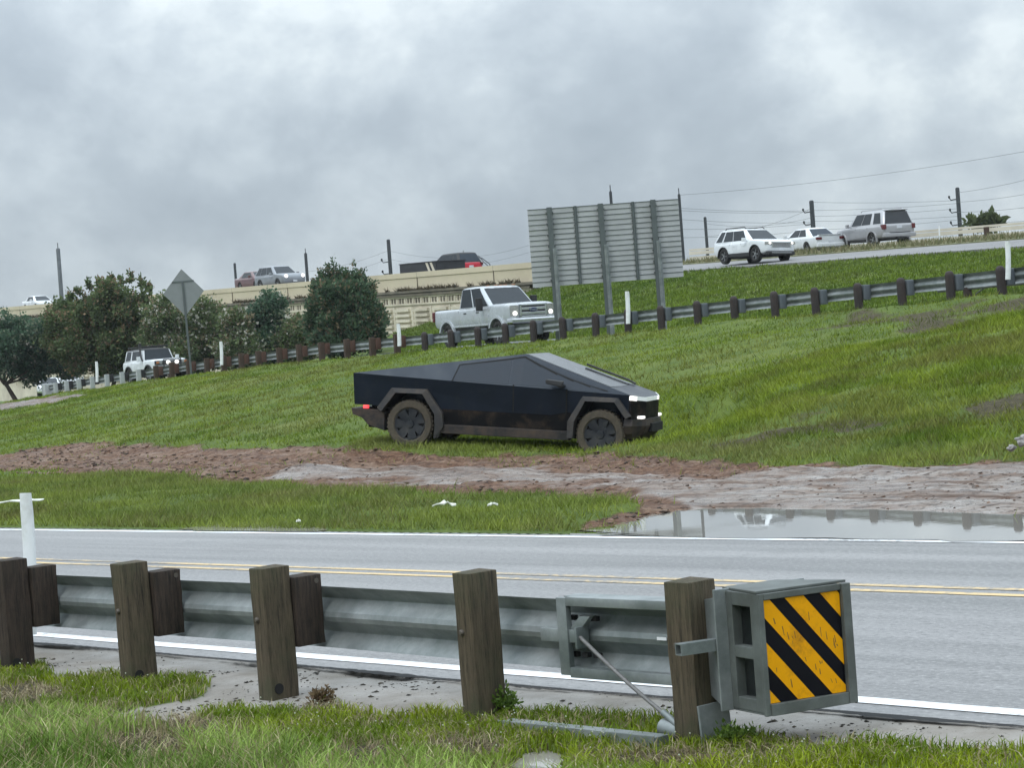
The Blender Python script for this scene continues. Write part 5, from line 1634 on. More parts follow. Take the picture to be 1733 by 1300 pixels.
# rear bumper and lamp
rp = [tl(*q) for q in ((594, 690), (640, 694), (650, 700), (650, 729), (622, 719), (612, 707), (596, 701))]
mb = MB().prism(rp, -0.985, 0.985); mb.build('rear_bumper', MT['clad'], trk, None, 0.01)
lx, lz = tl(618, 688.5)
for s in (-1, 1):
    mb = MB(); mb.box(lx - 0.045, lx + 0.045, min(s * 0.90, s * 0.995), max(s * 0.90, s * 0.995), lz - 0.03, lz + 0.03); mb.build('tail_lamp', MT['tail_lit'], trk, None, 0.012)
mb = MB(); mb.box(A0x + 0.15, Bx - 0.1, -0.42, 0.42, z_ro0 + 0.05, Lz - 0.01); mb.box(A0x + 0.2, Bx - 0.1, -0.7, 0.7, z_ro0 + 0.02, Lz - 0.05); mb.build('underbody', MT['clad_dark'], trk)


def wheel_mesh(r, w, rim_r, spokes, m_t, m_r, parent, loc, side, cover=False, m_d='trim'):
    """side -1: outer face towards local -y"""
    pr = [(rim_r, 0.02), (rim_r + 0.02, 0.0), (r - 0.03, 0.0), (r - 0.008, 0.02), (r, 0.05), (r, w - 0.05), (r - 0.03, w), (rim_r, w)]
    if side > 0: pr = [(a_, -h) for a_, h in pr]
    mb = MB(); mb.lathe(pr, 40, 'y', closed=True)
    for k in range(36):
        a_ = 2 * math.pi * k / 36
        M_ = Matrix.Rotation(a_, 4, 'Y')
        y0, y1 = (0.03, w - 0.03) if side < 0 else (-w + 0.03, -0.03)
        mb.box(-0.022, 0.022, y0, y1, r - 0.01, r + 0.012, 0, M_)
    wh = mb.build('wheel', MT[m_t], parent, 40); wh.location = loc
    s = -side
    mb = MB(); mb.lathe([(0.0, s * 0.10), (rim_r * 0.97, s * 0.10), (rim_r + 0.004, s * 0.03), (rim_r + 0.004, s * 0.02), (rim_r * 0.9, s * 0.03), (rim_r * 0.88, s * 0.085), (0.0, s * 0.085)], 36, 'y', mi=1, closed=False)
    for k in range(spokes):
        a_ = 2 * math.pi * (k + 0.25) / spokes; M_ = Matrix.Rotation(a_, 4, 'Y'); wd = rim_r * (0.30 if cover else 0.13)
        mb.hexa([M_ @ Vector(p) for p in ((-wd * 0.5, s * 0.03, 0.0), (wd * 0.5, s * 0.03, 0.0), (-wd * 0.5, s * 0.09, 0.0), (wd * 0.5, s * 0.09, 0.0),
                                          (-wd, s * 0.012, rim_r * 0.93), (wd, s * 0.012, rim_r * 0.93), (-wd, s * 0.08, rim_r * 0.93), (wd, s * 0.08, rim_r * 0.93))])
    mb.lathe([(0.0, s * 0.005), (rim_r * 0.26, s * 0.008), (rim_r * 0.30, s * 0.05), (0, s * 0.05)], 7 if cover else 20, 'y')
    rm = mb.build('rim', [MT[m_r], MT[m_d]], wh, 35)
    return wh


for x in (0.0, WB):
    for s in (-1, 1):
        wheel_mesh(TR_, 0.29, 0.30, 7, 'tyre_mud', 'rim_dark', trk, (x, s * 1.0, TR_), s, True)


# ================================================================== OTHER VEHICLES
def text_part(name, body_, size, m, parent, mtx, ext=0.004):
    cu = bpy.data.curves.new(name, 'FONT'); cu.body = body_; cu.size = size; cu.extrude = ext; cu.align_x = 'CENTER'; cu.align_y = 'CENTER'
    tmp = bpy.data.objects.new('lettering', cu); COL.objects.link(tmp)
    dg = bpy.context.evaluated_depsgraph_get(); dg.update()
    me = bpy.data.meshes.new_from_object(tmp.evaluated_get(dg)); me.name = name; me.materials.clear(); me.materials.append(m)
    bpy.data.objects.remove(tmp); bpy.data.curves.remove(cu)
    o = bpy.data.objects.new(name, me); COL.objects.link(o); o.parent = parent; o.matrix_basis = mtx
    return o


def ring_arc(r0, r1, a0, a1, y0, y1, n=14):
    mb = MB()
    for k in range(n):
        A_, B_ = a0 + (a1 - a0) * k / n, a0 + (a1 - a0) * (k + 1) / n
        pt = lambda r_, a_, y_: (r_ * math.cos(a_), y_, r_ * math.sin(a_))
        mb.hexa([pt(r0, A_, y0), pt(r0, B_, y0), pt(r1, A_, y0), pt(r1, B_, y0), pt(r0, A_, y1), pt(r0, B_, y1), pt(r1, A_, y1), pt(r1, B_, y1)])
    return mb


def vehicle(name, label, cat, loc, exv, d, group=None, tilt=0.0):
    """d: dimensions in metres. local x forward, origin between the axles on the road"""
    exv = Vector(exv).normalized(); up = Vector((0, 0, 1)); eyv = up.cross(exv).normalized(); ezv = exv.cross(eyv)
    Mx = frame(exv, eyv, ezv) @ Matrix.Rotation(tilt, 3, 'X')
    V = thing(name, label, cat, loc, Mx, group)
    g = d.get
    xf, xr = d['wb'] / 2, -d['wb'] / 2
    nose, tail = xf + d['fo'], xr - d['ro']; w = d['w']; zc = d['zc']; belt = d['belt']
    cowl = xf + d['cowl']; h0, h1 = d['hood']; tz_ = g('tail_z', belt); paint_ = MT[d['paint']]
    zrow = g('rear_z', belt)
    st = [(tail, 0.86 * w, zc + 0.22, tz_ - 0.06, tz_ - 0.02), (tail + 0.07, 0.95 * w, zc + 0.10, tz_ - 0.05, tz_), (tail + 0.35, w, zc, zrow - 0.05, zrow),
          (xr, w, zc, zrow - 0.05, zrow + g('mid_up', 0) * 0.3), (xr + 0.5, w, zc, belt - 0.05, belt), (0, w * 1.0, zc, belt - 0.05, belt), (cowl - 0.15, w, zc, belt - 0.05, belt),
          (cowl + 0.05, w * 0.995, zc, h0 - 0.07, h0), (xf, w * 0.99, zc, (h0 * 0.6 + h1 * 0.4) - 0.07, h0 * 0.55 + h1 * 0.45), (nose - 0.42, w * 0.97, zc + 0.02, h1 - 0.05, h1 + 0.03),
          (nose - 0.14, w * g('nose_w1', 0.90), zc + 0.06, h1 - 0.09, h1 - 0.02), (nose, w * g('nose_w', 0.74), zc + 0.14, h1 - g('nose_drop', 0.26), h1 - g('nose_drop', 0.26) + 0.08)]
    rings = []
    for x, ww, z0, zs, zt in st:
        half = [(ww * 0.92, z0 - 0.02), (ww * 1.0, z0 + 0.10), (ww * 1.012, z0 + (zs - z0) * 0.55), (ww * 1.005, zs - 0.04), (ww * 0.97, zs + (zt - zs) * 1.0), (ww * 0.70, zt + 0.03)]
        rings.append([(x, -y, z) for y, z in half] + [(x, y, z) for y, z in half[::-1]])
    bd = MB().loft(rings).build('body', paint_, V, 28)
    md = bd.modifiers.new('round', 'SUBSURF'); md.levels = 2; md.render_levels = 2
    dg = bpy.context.evaluated_depsgraph_get(); dg.update()
    me = bpy.data.meshes.new_from_object(bd.evaluated_get(dg)); bd.modifiers.clear(); old = bd.data; bd.data = me; bpy.data.meshes.remove(old); me.name = 'body'
    rw = d['r']; ra = rw + g('gap', 0.06)
    for x in (xr, xf):
        for s in (-1, 1):
            c_ = MB().lathe([(0, s * (w - 0.36)), (ra, s * (w - 0.36)), (ra, s * (w + 0.3)), (0, s * (w + 0.3))], 28, 'y', (x, 0, rw)).build('cutter', MT['trim'], V)
            boolean(bd, c_)
    if 'bed' in d:
        b0, b1, dep = d['bed']
        c_ = MB().box(b0, b1, -w + 0.12, w - 0.12, belt - dep, belt + 1).build('cutter', MT['trim'], V); boolean(bd, c_)
    bd.data.materials.append(MT['trim'])
    bd.data.polygons.foreach_set('use_smooth', [True] * len(bd.data.polygons)); bd.data.set_sharp_from_angle(angle=R(30))
    mb = MB(); mb.box(tail + 0.3, nose - 0.3, -w + 0.38, w - 0.38, zc - 0.06, belt - 0.3); mb.box(xr + 0.55, xf - 0.55, -w + 0.08, w - 0.08, zc - 0.05, zc + 0.06); mb.build('underbody', MT['trim'], V)
    # cabin
    xrb, xfb, xrt, xft, zt, wt = d['cab']; wb_ = w * g('cabw', 0.95); zb = belt - 0.04
    crn = 0.03
    rg_ = lambda xr_, xf_, ww, z: [(xr_, -ww + 0.08, z), (xr_ + 0.10, -ww, z), (xf_ - 0.13, -ww, z), (xf_, -ww + 0.09, z), (xf_, ww - 0.09, z), (xf_ - 0.13, ww, z), (xr_ + 0.10, ww, z), (xr_, ww - 0.08, z)]
    lz_ = lambda k: zb + (zt - zb) * k
    lerp = lambda a_, b2, k: a_ + (b2 - a_) * k
    ringk = lambda k, ins=0.0, z=None: rg_(lerp(xrb, xrt, k) + ins, lerp(xfb, xft, k) - ins * 2.2, lerp(wb_, wt, k) - ins, lz_(k) if z is None else z)
    cb = MB().loft([ringk(0), ringk(0.9), ringk(0.965, 0.035), ringk(1.0, 0.12), ringk(1.0, 0.3, zt + 0.025)])
    MBroof = cb.build('cabin', MT[g('roof_paint', d['paint'])] if g('all_roof') else paint_, V, 40)
    if g('roof_paint') and not g('all_roof'):
        MB().loft([ringk(0.90, -0.006), ringk(0.965, 0.026), ringk(1.0, 0.11), ringk(1.0, 0.3, zt + 0.04)]).build('roof', MT[g('roof_paint')], V, 40)
    gl = MT['glass_car']

    def side_poly(x0k, x1k, k0, k1, s, r_=0.0):
        """window from fraction x0k..x1k of the cabin side length"""
        pts = []
        for xk, k in ((x0k[0], k0), (x1k[0], k0), (x1k[1], k1), (x0k[1], k1)):
            x = lerp(lerp(xrb, xrt, k) + 0.10, lerp(xfb, xft, k) - 0.13, xk); pts.append(Vector((x, s * (lerp(wb_, wt, k) + 0.008), lz_(k))))
        return pts

    def plate_(nm, pts, m, nv, th=0.03):
        nv = Vector(nv); n = len(pts)
        mb = MB().add(pts + [p - nv * th for p in pts], [tuple(range(n)), tuple(range(2 * n - 1, n - 1, -1))] + [(i, (i + 1) % n, n + (i + 1) % n, n + i) for i in range(n)])
        return mb.build(nm, m, V)
    for s in (-1, 1):
        for x0k, x1k in d['win']:
            plate_('side_window', side_poly(x0k, x1k, g('wk0', 0.16), g('wk1', 0.86), s), gl, (0, s, 0))
    k0, k1 = g('wk0', 0.12), 0.90
    f_ = [Vector((lerp(xfb, xft, k) + 0.008, y * (lerp(wb_, wt, k) - 0.12), lz_(k))) for k, y in ((0.10, -1), (0.10, 1), (k1, 1), (k1, -1))]
    plate_('windscreen', f_, gl, (1, 0, 0.3))
    if g('rearwin', True):
        r_ = [Vector((lerp(xrb, xrt, k) - 0.008, y * (lerp(wb_, wt, k) - 0.12), lz_(k))) for k, y in ((g('rk0', 0.2), -1), (g('rk0', 0.2), 1), (0.88, 1), (0.88, -1))]
        plate_('rear_window', r_, MT['glass_side'] if g('dark_rear') is None else MT['glass'], (-1, 0, 0.2))
    # wheels
    for x in (xr, xf):
        for s in (-1, 1):
            wheel_mesh(rw, 0.25, rw * 0.66, g('spokes', 6), 'tyre', d.get('rim', 'rim'), V, (x, s * (w - 0.01), rw), s)
    if g('flare'):
        for x in (xr, xf):
            for s in (-1, 1):
                f2 = ring_arc(ra - 0.005, ra + d['flare'], R(-12), R(192), min(s * (w - 0.06), s * (w + 0.045)), max(s * (w - 0.06), s * (w + 0.045))).build('wheel_arch', MT[g('flare_m', d['paint'])], V, 40)
                f2.location = (x, 0, rw)
    # mirrors, handles
    for s in (-1, 1):
        mz = belt + 0.10; mh = g('mir', (0.10, 0.17))
        mx = cowl - g('mirx', 0.35)
        mb = MB(); mb.box(mx - 0.06, mx + 0.08, min(s * (w + 0.05), s * (w + 0.05 + mh[1])), max(s * (w + 0.05), s * (w + 0.05 + mh[1])), mz - mh[0], mz + mh[0])
        mb.box(mx, mx + 0.06, min(s * (w - 0.12), s * (w + 0.06)), max(s * (w - 0.12), s * (w + 0.06)), mz - 0.07, mz - 0.02)
        mb.build('wing_mirror', MT[g('mir_m', d['paint'])], V, None, 0.02)
        for hxx in g('handles', ()):
            mb = MB(); mb.box(hxx, hxx + 0.2, min(s * (w - 0.03), s * (w + 0.025)), max(s * (w - 0.03), s * (w + 0.025)), belt - 0.20, belt - 0.16); mb.build('door_handle', MT[g('handle_m', d['paint'])], V)
        if g('cladding'):
            mb = MB(); mb.box(xr + ra + 0.02, xf - ra - 0.02, min(s * (w - 0.12), s * (w + 0.012)), max(s * (w - 0.12), s * (w + 0.012)), zc - 0.02, zc + d['cladding']); mb.build('side_cladding', MT['trim'], V, None, 0.01)
        mb = MB()
        for xs_ in g('seams', ()): mb.box(xs_, xs_ + 0.014, min(s * (w - 0.03), s * (w + 0.003)), max(s * (w - 0.03), s * (w + 0.003)), zc + 0.2, belt - 0.07)
        if g('seams'): mb.build('door_seam', MT['trim'], V)
        # lamps
        if g('headlamp'):
            x0, x1, y0, y1, z0, z1 = d['headlamp']
            mb = MB(); mb.hexa([(nose + x0, s * y0, z0), (nose + x1, s * y1, z0), (nose + x0 - 0.25, s * y0, z0), (nose + x1 - 0.25, s * (y1 - 0.2), z0), (nose + x0, s * y0, z1), (nose + x1, s * y1, z1), (nose + x0 - 0.25, s * y0, z1), (nose + x1 - 0.25, s * (y1 - 0.2), z1)])
            hl = mb.build('headlight', MT['lamp_glass'], V, None, 0.01)
            if g('lit'):
                lx0, ly0, lz0, lr = d['lit']
                b2 = MB().lathe([(0, 0.012), (lr, 0.0), (lr, -0.1), (0, -0.1)], 16, 'x').build('lit_bulb', MT['lamp'], hl); b2.location = (nose + lx0, s * ly0, lz0)
        if g('taillamp'):
            x0, y0, y1, z0, z1 = d['taillamp']
            mb = MB(); mb.box(tail + x0, tail + x0 + 0.3, min(s * y0, s * y1), max(s * y0, s * y1), z0, z1); mb.build('tail_lamp', MT['red_lens'], V, None, 0.02)
    if g('plate_front'):
        mb = MB(); mb.box(nose - 0.1, nose + d['plate_front'][0], -0.15, 0.15, d['plate_front'][1], d['plate_front'][1] + 0.13); mb.build('number_plate', MT['plate'], V)
    if g('plate_rear'):
        mb = MB(); mb.box(tail - d['plate_rear'][0], tail + 0.1, -0.16, 0.16, d['plate_rear'][1], d['plate_rear'][1] + 0.15); mb.build('number_plate', MT['plate'], V)
    if g('rails'):
        for s in (-1, 1):
            mb = MB(); y_ = s * (wt - 0.14); x0, x1 = d['rails']
            mb.tube([(x0, y_, zt), (x0 + 0.12, y_, zt + 0.085), (x1 - 0.15, y_, zt + 0.085), (x1, y_, zt)], 0.024, 6); mb.build('roof_rail', MT[g('rail_m', 'trim')], V)
    V['dim'] = [nose, tail, w]
    return V, nose, tail


def box_part(V, name, m, boxes, bevel=0.0):
    mb = MB()
    for b2 in boxes: mb.box(*b2)
    return mb.build(name, MT[m], V, None, bevel)


# ---- lifted white pickup on the ramp
def ramp_at(px, py, v):
    q = on_plane(px, py, n2, c2 + v); s = -((q.x - p2[0]) * e2[0] + (q.y - p2[1]) * e2[1])
    return Vector(ramp_pt(s, v))


pk = dict(wb=3.95, fo=0.98, ro=1.18, w=0.995, zc=0.66, belt=1.43, hood=(1.50, 1.46), cowl=-0.72, r=0.44, gap=0.10, paint='pickup_paint', cab=(-1.04, 1.60, -0.90, 0.58, 2.20, 0.84), cabw=0.97,
          win=[((0.03, 0.03), (0.45, 0.48)), ((0.50, 0.53), (0.96, 1.02))], bed=(-3.05, -1.02, 0.5), flare=0.085, mir=(0.24, 0.24), mir_m='trim', mirx=0.25, handles=(-0.55, 0.45), handle_m='trim', seams=(-1.0, 0.28),
          headlamp=(0.015, -0.06, 0.60, 0.93, 1.00, 1.40), lit=(0.02, 0.745, 1.10, 0.085), nose_w=0.93, nose_w1=0.97, nose_drop=0.12, spokes=6, wk0=0.09, wk1=0.93, tail_z=1.44, rearwin=True)
pos = ramp_at(838, 560, 4.6)
V, nose, tail = vehicle('pickup_truck', 'lifted white crew cab pickup truck with chrome grille behind the far guardrail', 'pickup truck', pos, (e2[0], e2[1], -0.012), pk)
gr = box_part(V, 'grille', 'chrome', [(nose - 0.1, nose + 0.05, -0.57, 0.57, 1.36, 1.42), (nose - 0.1, nose + 0.05, -0.57, 0.57, 0.95, 1.0), (nose - 0.1, nose + 0.05, -0.57, -0.49, 0.95, 1.42), (nose - 0.1, nose + 0.05, 0.49, 0.57, 0.95, 1.42),
                                      (nose - 0.1, nose + 0.04, -0.50, 0.50, 1.20, 1.30), (nose - 0.1, nose + 0.04, -0.50, 0.50, 1.03, 1.13)], 0.01)
box_part(V, 'grille_mesh', 'trim', [(nose - 0.1, nose + 0.018, -0.5, 0.5, 0.98, 1.38)])
ov = MB().lathe([(0, 0.03), (0.165, 0.025), (0.175, 0.0), (0, 0.0)], 28, 'x').build('emblem', MT['blue'], V, 40); ov.location = (nose + 0.04, 0, 1.205); ov.scale = (1, 1, 0.45)
text_part('emblem_lettering', 'Ford', 0.17, MT['chrome'], ov, frame((0, 1, 0), (0, 0, 1.9), (1, 0, 0)).to_4x4() @ Matrix.Identity(4) if False else Matrix.Translation((0.032, 0, 0.0)) @ frame((0, 1, 0), (0, 0, 2.0), (1, 0, 0)).to_4x4())
box_part(V, 'front_bumper', 'chrome', [(nose - 0.25, nose + 0.17, -1.0, 1.0, 0.72, 0.93)], 0.06)
box_part(V, 'lower_valance', 'trim', [(nose - 0.2, nose + 0.10, -0.85, 0.85, 0.55, 0.718)], 0.03)
box_part(V, 'tail_lamp_trim', 'red_lens', [(tail - 0.02, tail + 0.12, -1.0, -0.82, 1.02, 1.40), (tail - 0.02, tail + 0.12, 0.82, 1.0, 1.02, 1.40)], 0.02)
box_part(V, 'side_molding', 'pickup_paint', [(-1.35, 1.35, -1.02, -0.97, 0.74, 0.80), (-1.35, 1.35, 0.97, 1.02, 0.74, 0.80)], 0.01)
box_part(V, 'fender_badge', 'chrome', [(1.30, 1.45, -1.004, -0.98, 1.07, 1.13)], 0.003)
box_part(V, 'clearance_lamps', 'amber', [(0.60, 0.70, y - 0.05, y + 0.05, 2.205, 2.235) for y in (-0.55, -0.2, 0.0, 0.2, 0.55)])

# ---- white four wheel drive with black roof on the ramp
fj = dict(wb=2.69, fo=0.88, ro=1.0, w=0.95, zc=0.48, belt=1.20, hood=(1.23, 1.20), cowl=-0.75, r=0.42, gap=0.08, paint='white_paint', roof_paint='trim', cab=(-2.05, 0.60, -1.95, 0.32, 1.83, 0.78), cabw=0.97,
          win=[((0.06, 0.08), (0.34, 0.36)), ((0.42, 0.43), (0.92, 0.94))], flare=0.07, flare_m='trim', mir=(0.13, 0.17), mirx=0.15, handles=(-0.2,), seams=(-0.95, 0.62), nose_w=0.9, nose_w1=0.95, nose_drop=0.10, spokes=6)
pos = ramp_at(262, 610, 4.6)
V, nose, tail = vehicle('four_wheel_drive', 'white four wheel drive with black roof, snorkel and extra round lamps', 'four wheel drive', pos, (e2[0] + 0.05, e2[1], 0.0), fj)
box_part(V, 'grille', 'trim', [(nose - 0.1, nose + 0.05, -0.90, 0.90, 0.93, 1.14)], 0.02)
text_part('grille_lettering', 'TOYOTA', 0.085, MT['steel_pale'], V, Matrix.Translation((nose + 0.055, 0, 1.035)) @ frame((0, 1, 0), (0, 0, 1), (1, 0, 0)).to_4x4())
for y in (-0.60, 0.60):
    l = MB().lathe([(0, 0.03), (0.10, 0.02), (0.11, -0.05), (0, -0.05)], 20, 'x').build('headlight', MT['lamp_glass'], V, 40); l.location = (nose + 0.05, y, 1.04)
    box_part(V, 'turn_signal', 'amber', [(nose - 0.1, nose + 0.055, y * 1.18 - 0.14 if y < 0 else y * 1.18 - 0.02, y * 1.18 + 0.02 if y < 0 else y * 1.18 + 0.14, 0.98, 1.10)], 0.01)
for y in (-0.24, 0.24):
    l = MB().lathe([(0, 0.05), (0.095, 0.03), (0.10, -0.08), (0, -0.08)], 20, 'x').build('spot_lamp', MT['lamp'], V, 40); l.location = (nose + 0.20, y, 1.03)
box_part(V, 'bull_bar', 'trim', [(nose - 0.1, nose + 0.22, -0.92, 0.92, 0.56, 0.84), (nose + 0.1, nose + 0.17, -0.5, -0.44, 0.84, 1.16), (nose + 0.1, nose + 0.17, 0.44, 0.5, 0.84, 1.16), (nose + 0.1, nose + 0.17, -0.5, 0.5, 1.161, 1.21)], 0.03)
box_part(V, 'number_plate', 'plate', [(nose + 0.1, nose + 0.235, -0.16, 0.16, 0.74, 0.88)])
sn = MB(); sn.tube([(0.62, -0.90, 1.15), (0.48, -0.93, 1.35), (0.28, -0.89, 1.80), (0.27, -0.88, 2.0)], 0.05, 8); sn.box(0.20, 0.34, -0.95, -0.81, 1.98, 2.10); sn.build('snorkel', MT['trim'], V, 40)
box_part(V, 'roof_rack', 'trim', [(-1.8, 0.2, -0.72, -0.66, 1.90, 1.98), (-1.8, 0.2, 0.66, 0.72, 1.90, 1.98), (0.14, 0.2, -0.66, 0.66, 1.90, 1.98)] + [(-1.7 + k * 0.4, -1.64 + k * 0.4, -0.66, 0.66, 1.90, 1.94) for k in range(5)], 0.01)

# ---- vehicles on the highway
def hw_at(px, py, w):
    q = on_plane(px, py, n3, c3 + w); s = (q.x - p3[0]) * e3[0] + (q.y - p3[1]) * e3[1]
    return hw_pt(s, w, 0.01)


suv = dict(wb=2.86, fo=0.95, ro=1.05, w=0.96, zc=0.34, belt=1.05, hood=(1.17, 1.06), cowl=-0.42, r=0.39, gap=0.05, paint='white_paint', cab=(-2.46, 1.22, -2.02, 0.10, 1.74, 0.69), cabw=0.97,
           win=[((0.03, 0.05), (0.20, 0.22)), ((0.25, 0.26), (0.52, 0.56)), ((0.535, 0.575), (0.90, 1.0))], flare=0.045, flare_m='trim', cladding=0.16, handles=(-0.55, 0.4), seams=(-0.85, 0.2),
           headlamp=(0.015, -0.10, 0.57, 0.92, 0.83, 0.97), lit=(0.02, 0.66, 0.90, 0.06), plate_front=(0.045, 0.50), rails=(-1.8, 0.1), nose_drop=0.36, nose_w=0.80, nose_w1=0.93, spokes=5, mir=(0.09, 0.18))
pos = hw_at(1277, 440, 2.6)
V, nose, tail = vehicle('suv', 'clean white SUV with roof rails driving towards the camera on the highway', 'SUV', pos, (0.46, -0.89, -0.031), suv, None, R(-2.5))
box_part(V, 'grille', 'chrome', [(nose - 0.12, nose + 0.02, -0.52, 0.52, 0.72 + 0.06 * k, 0.75 + 0.06 * k) for k in range(4)] + [(nose - 0.12, nose + 0.025, -0.56, -0.5, 0.70, 0.96), (nose - 0.12, nose + 0.025, 0.5, 0.56, 0.70, 0.96)], 0.005)
box_part(V, 'grille_mesh', 'trim', [(nose - 0.15, nose + 0.008, -0.52, 0.52, 0.70, 0.95)])
box_part(V, 'front_bumper', 'trim', [(nose - 0.3, nose + 0.03, -0.82, 0.82, 0.30, 0.50)], 0.06)
box_part(V, 'bumper_trim', 'chrome', [(nose - 0.3, nose + 0.045, -0.6, 0.6, 0.40, 0.43)], 0.01)

sq_ = dict(wb=3.10, fo=0.95, ro=1.15, w=1.0, zc=0.42, belt=1.15, hood=(1.20, 1.08), cowl=-0.5, r=0.40, gap=0.06, paint='silver_paint', cab=(-2.66, 1.12, -2.40, 0.32, 1.93, 0.74), cabw=0.96,
           win=[((0.04, 0.07), (0.27, 0.29)), ((0.36, 0.38), (0.62, 0.64)), ((0.64, 0.66), (0.93, 0.97))], flare=0.05, handles=(-0.8, 0.25), seams=(-1.1, 0.1), taillamp=(-0.02, 0.78, 0.97, 0.92, 1.18), plate_rear=(0.03, 0.95), rails=(-2.2, 0.1),
           rail_m='silver_paint', spokes=6, dark_rear=1, rk0=0.12)
pos = hw_at(1478, 410, 12.0); pos.z += 0.12
V, nose, tail = vehicle('suv', 'silver grey SUV seen from the rear on the far highway lanes', 'SUV', pos, (-0.36, 0.93, 0.031), sq_)
box_part(V, 'rear_bumper', 'silver_paint', [(tail - 0.10, tail + 0.3, -0.95, 0.95, 0.50, 0.72)], 0.05)
box_part(V, 'bumper_step', 'trim', [(tail - 0.11, tail + 0.3, -0.6, 0.6, 0.721, 0.75)], 0.01)
box_part(V, 'rear_spoiler', 'silver_paint', [(-2.56, -2.2, -0.66, 0.66, 1.90, 1.95)], 0.02)
box_part(V, 'tow_hitch', 'trim', [(tail - 0.15, tail + 0.1, -0.2, 0.2, 0.38, 0.5)], 0.02)

sd = dict(wb=2.72, fo=0.92, ro=1.08, w=0.90, zc=0.24, belt=0.93, hood=(0.96, 0.80), cowl=-0.35, r=0.33, gap=0.05, paint='white_paint', cab=(-1.85, 1.25, -1.0, 0.20, 1.43, 0.62), cabw=0.93,
          win=[((0.16, 0.06), (0.46, 0.46)), ((0.48, 0.48), (0.88, 0.95))], taillamp=(-0.02, 0.55, 0.86, 0.74, 0.88), plate_rear=(0.025, 0.55), handles=(-0.5, 0.4), seams=(-0.75, 0.2), tail_z=0.98, spokes=5, rk0=0.12)
pos = hw_at(1367, 412, 10.9); pos.z += 0.02
V, nose, tail = vehicle('sedan', 'white sedan seen from behind between the white SUV and the silver SUV', 'car', pos, (-0.38, 0.92, 0.031), sd)
box_part(V, 'rear_bumper', 'white_paint', [(tail - 0.05, tail + 0.2, -0.84, 0.84, 0.34, 0.56)], 0.05)
box_part(V, 'boot_spoiler', 'white_paint', [(tail - 0.03, tail + 0.2, -0.7, 0.7, 0.985, 1.01)], 0.01)

# grey cars on the overpass at the left
gs = dict(suv); gs.update(paint='grey_paint', flare=None, headlamp=(-0.05, -0.2, 0.52, 0.88, 0.84, 1.0), lit=(-0.02, 0.66, 0.93, 0.13), cladding=None, win=[((0.03, 0.08), (0.25, 0.28)), ((0.28, 0.31), (0.58, 0.62)), ((0.60, 0.64), (0.93, 0.97))])
gs['rails'] = None
pos = hw_at(474, 470, 3.0)
def lift_to(V, px, ytop, ztop):
    """set the ride height so that the roof meets the photographed roof line"""
    Y = V.location.y; V.location.z = P(px, ytop, Y).z - ztop
V, nose, tail = vehicle('suv', 'grey SUV with lit headlights on the overpass behind the parapet', 'SUV', pos, (e3[0], e3[1], -0.031), gs)
lift_to(V, 474, 450, 1.72)
sd2 = dict(sd); sd2.update(paint='dull_red_paint', headlamp=(-0.05, -0.2, 0.5, 0.84, 0.58, 0.74), lit=(-0.02, 0.64, 0.68, 0.12), taillamp=None, plate_rear=None)
pos = hw_at(436, 470, 4.6)
V, nose, tail = vehicle('sedan', 'dull red car with a lit headlight behind the grey SUV on the overpass', 'car', pos, (e3[0], e3[1], -0.031), sd2)
lift_to(V, 430, 459, 1.45)
sd3 = dict(sd); sd3.update(taillamp=None, plate_rear=None)
pos = hw_at(66, 505, 3.5)
V, nose, tail = vehicle('sedan', 'white car at far left with only its roof above the overpass parapet', 'car', pos, (e3[0], e3[1], -0.031), sd3)
lift_to(V, 66, 500, 1.45)

rdv = dict(suv); rdv.update(paint='red_paint', roof_paint='trim', all_roof=True, flare=None, headlamp=None, lit=None, taillamp=(-0.02, 0.74, 0.92, 0.85, 1.05), plate_front=None, plate_rear=(0.03, 0.72), rails=None, cladding=None)
pos = hw_at(764, 440, 7.5)
V, nose, tail = vehicle('suv', 'red SUV with black upper half beside the long black trailer on the overpass', 'SUV', pos, (-e3[0], -e3[1], 0.031), rdv)
lift_to(V, 766, 430, 1.72)
MB().tube([(-1.9, 0.2, 1.72), (-1.9, 0.2, 1.88)], 0.02, 6).build('aerial', MT['trim'], V)
# black box trailer
pos = hw_at(732, 450, 4.2)
tY = pos.y; pos.z = P(735, 443, tY).z - 1.55
exv = Vector((e3[0], e3[1], -0.031)).normalized(); eyv = Vector((0, 0, 1)).cross(exv).normalized()
T = thing('trailer', 'long low black trailer with pale diagonal stripes on its rear end on the overpass', 'trailer', pos, frame(exv, eyv, exv.cross(eyv)))
xa0 = -2.45; xa1 = 2.25
MB().box(xa0, xa1, -1.1, 1.1, 0.65, 1.50).build('box_body', MT['black_trailer'], T, None, 0.03)
MB().box(xa0 - 0.05, xa1 + 0.05, -1.13, 1.13, 1.501, 1.56).build('top_rim', MT['black_paint'], T, None, 0.01)
for k in range(2):
    x = 0.95 + 0.55 * k
    MB().add([(x, -1.106, 1.48), (x + 0.28, -1.106, 1.48), (x + 0.75, -1.106, 0.75), (x + 0.47, -1.106, 0.75), (x, -1.09, 1.48), (x + 0.28, -1.09, 1.48), (x + 0.75, -1.09, 0.75), (x + 0.47, -1.09, 0.75)],
             [(0, 1, 2, 3), (7, 6, 5, 4), (0, 1, 5, 4), (1, 2, 6, 5), (2, 3, 7, 6), (3, 0, 4, 7)]).build('diagonal_stripe', MT['conc_white'], T)
for x in (-0.6, 0.4):
    for s in (-1, 1): wheel_mesh(0.38, 0.24, 0.24, 6, 'tyre', 'rim', T, (x, s * 1.08, 0.38), s)
MB().box(xa1 + 0.051, xa1 + 1.2, -0.06, 0.06, 0.55, 0.68).build('drawbar', MT['trim'], T)

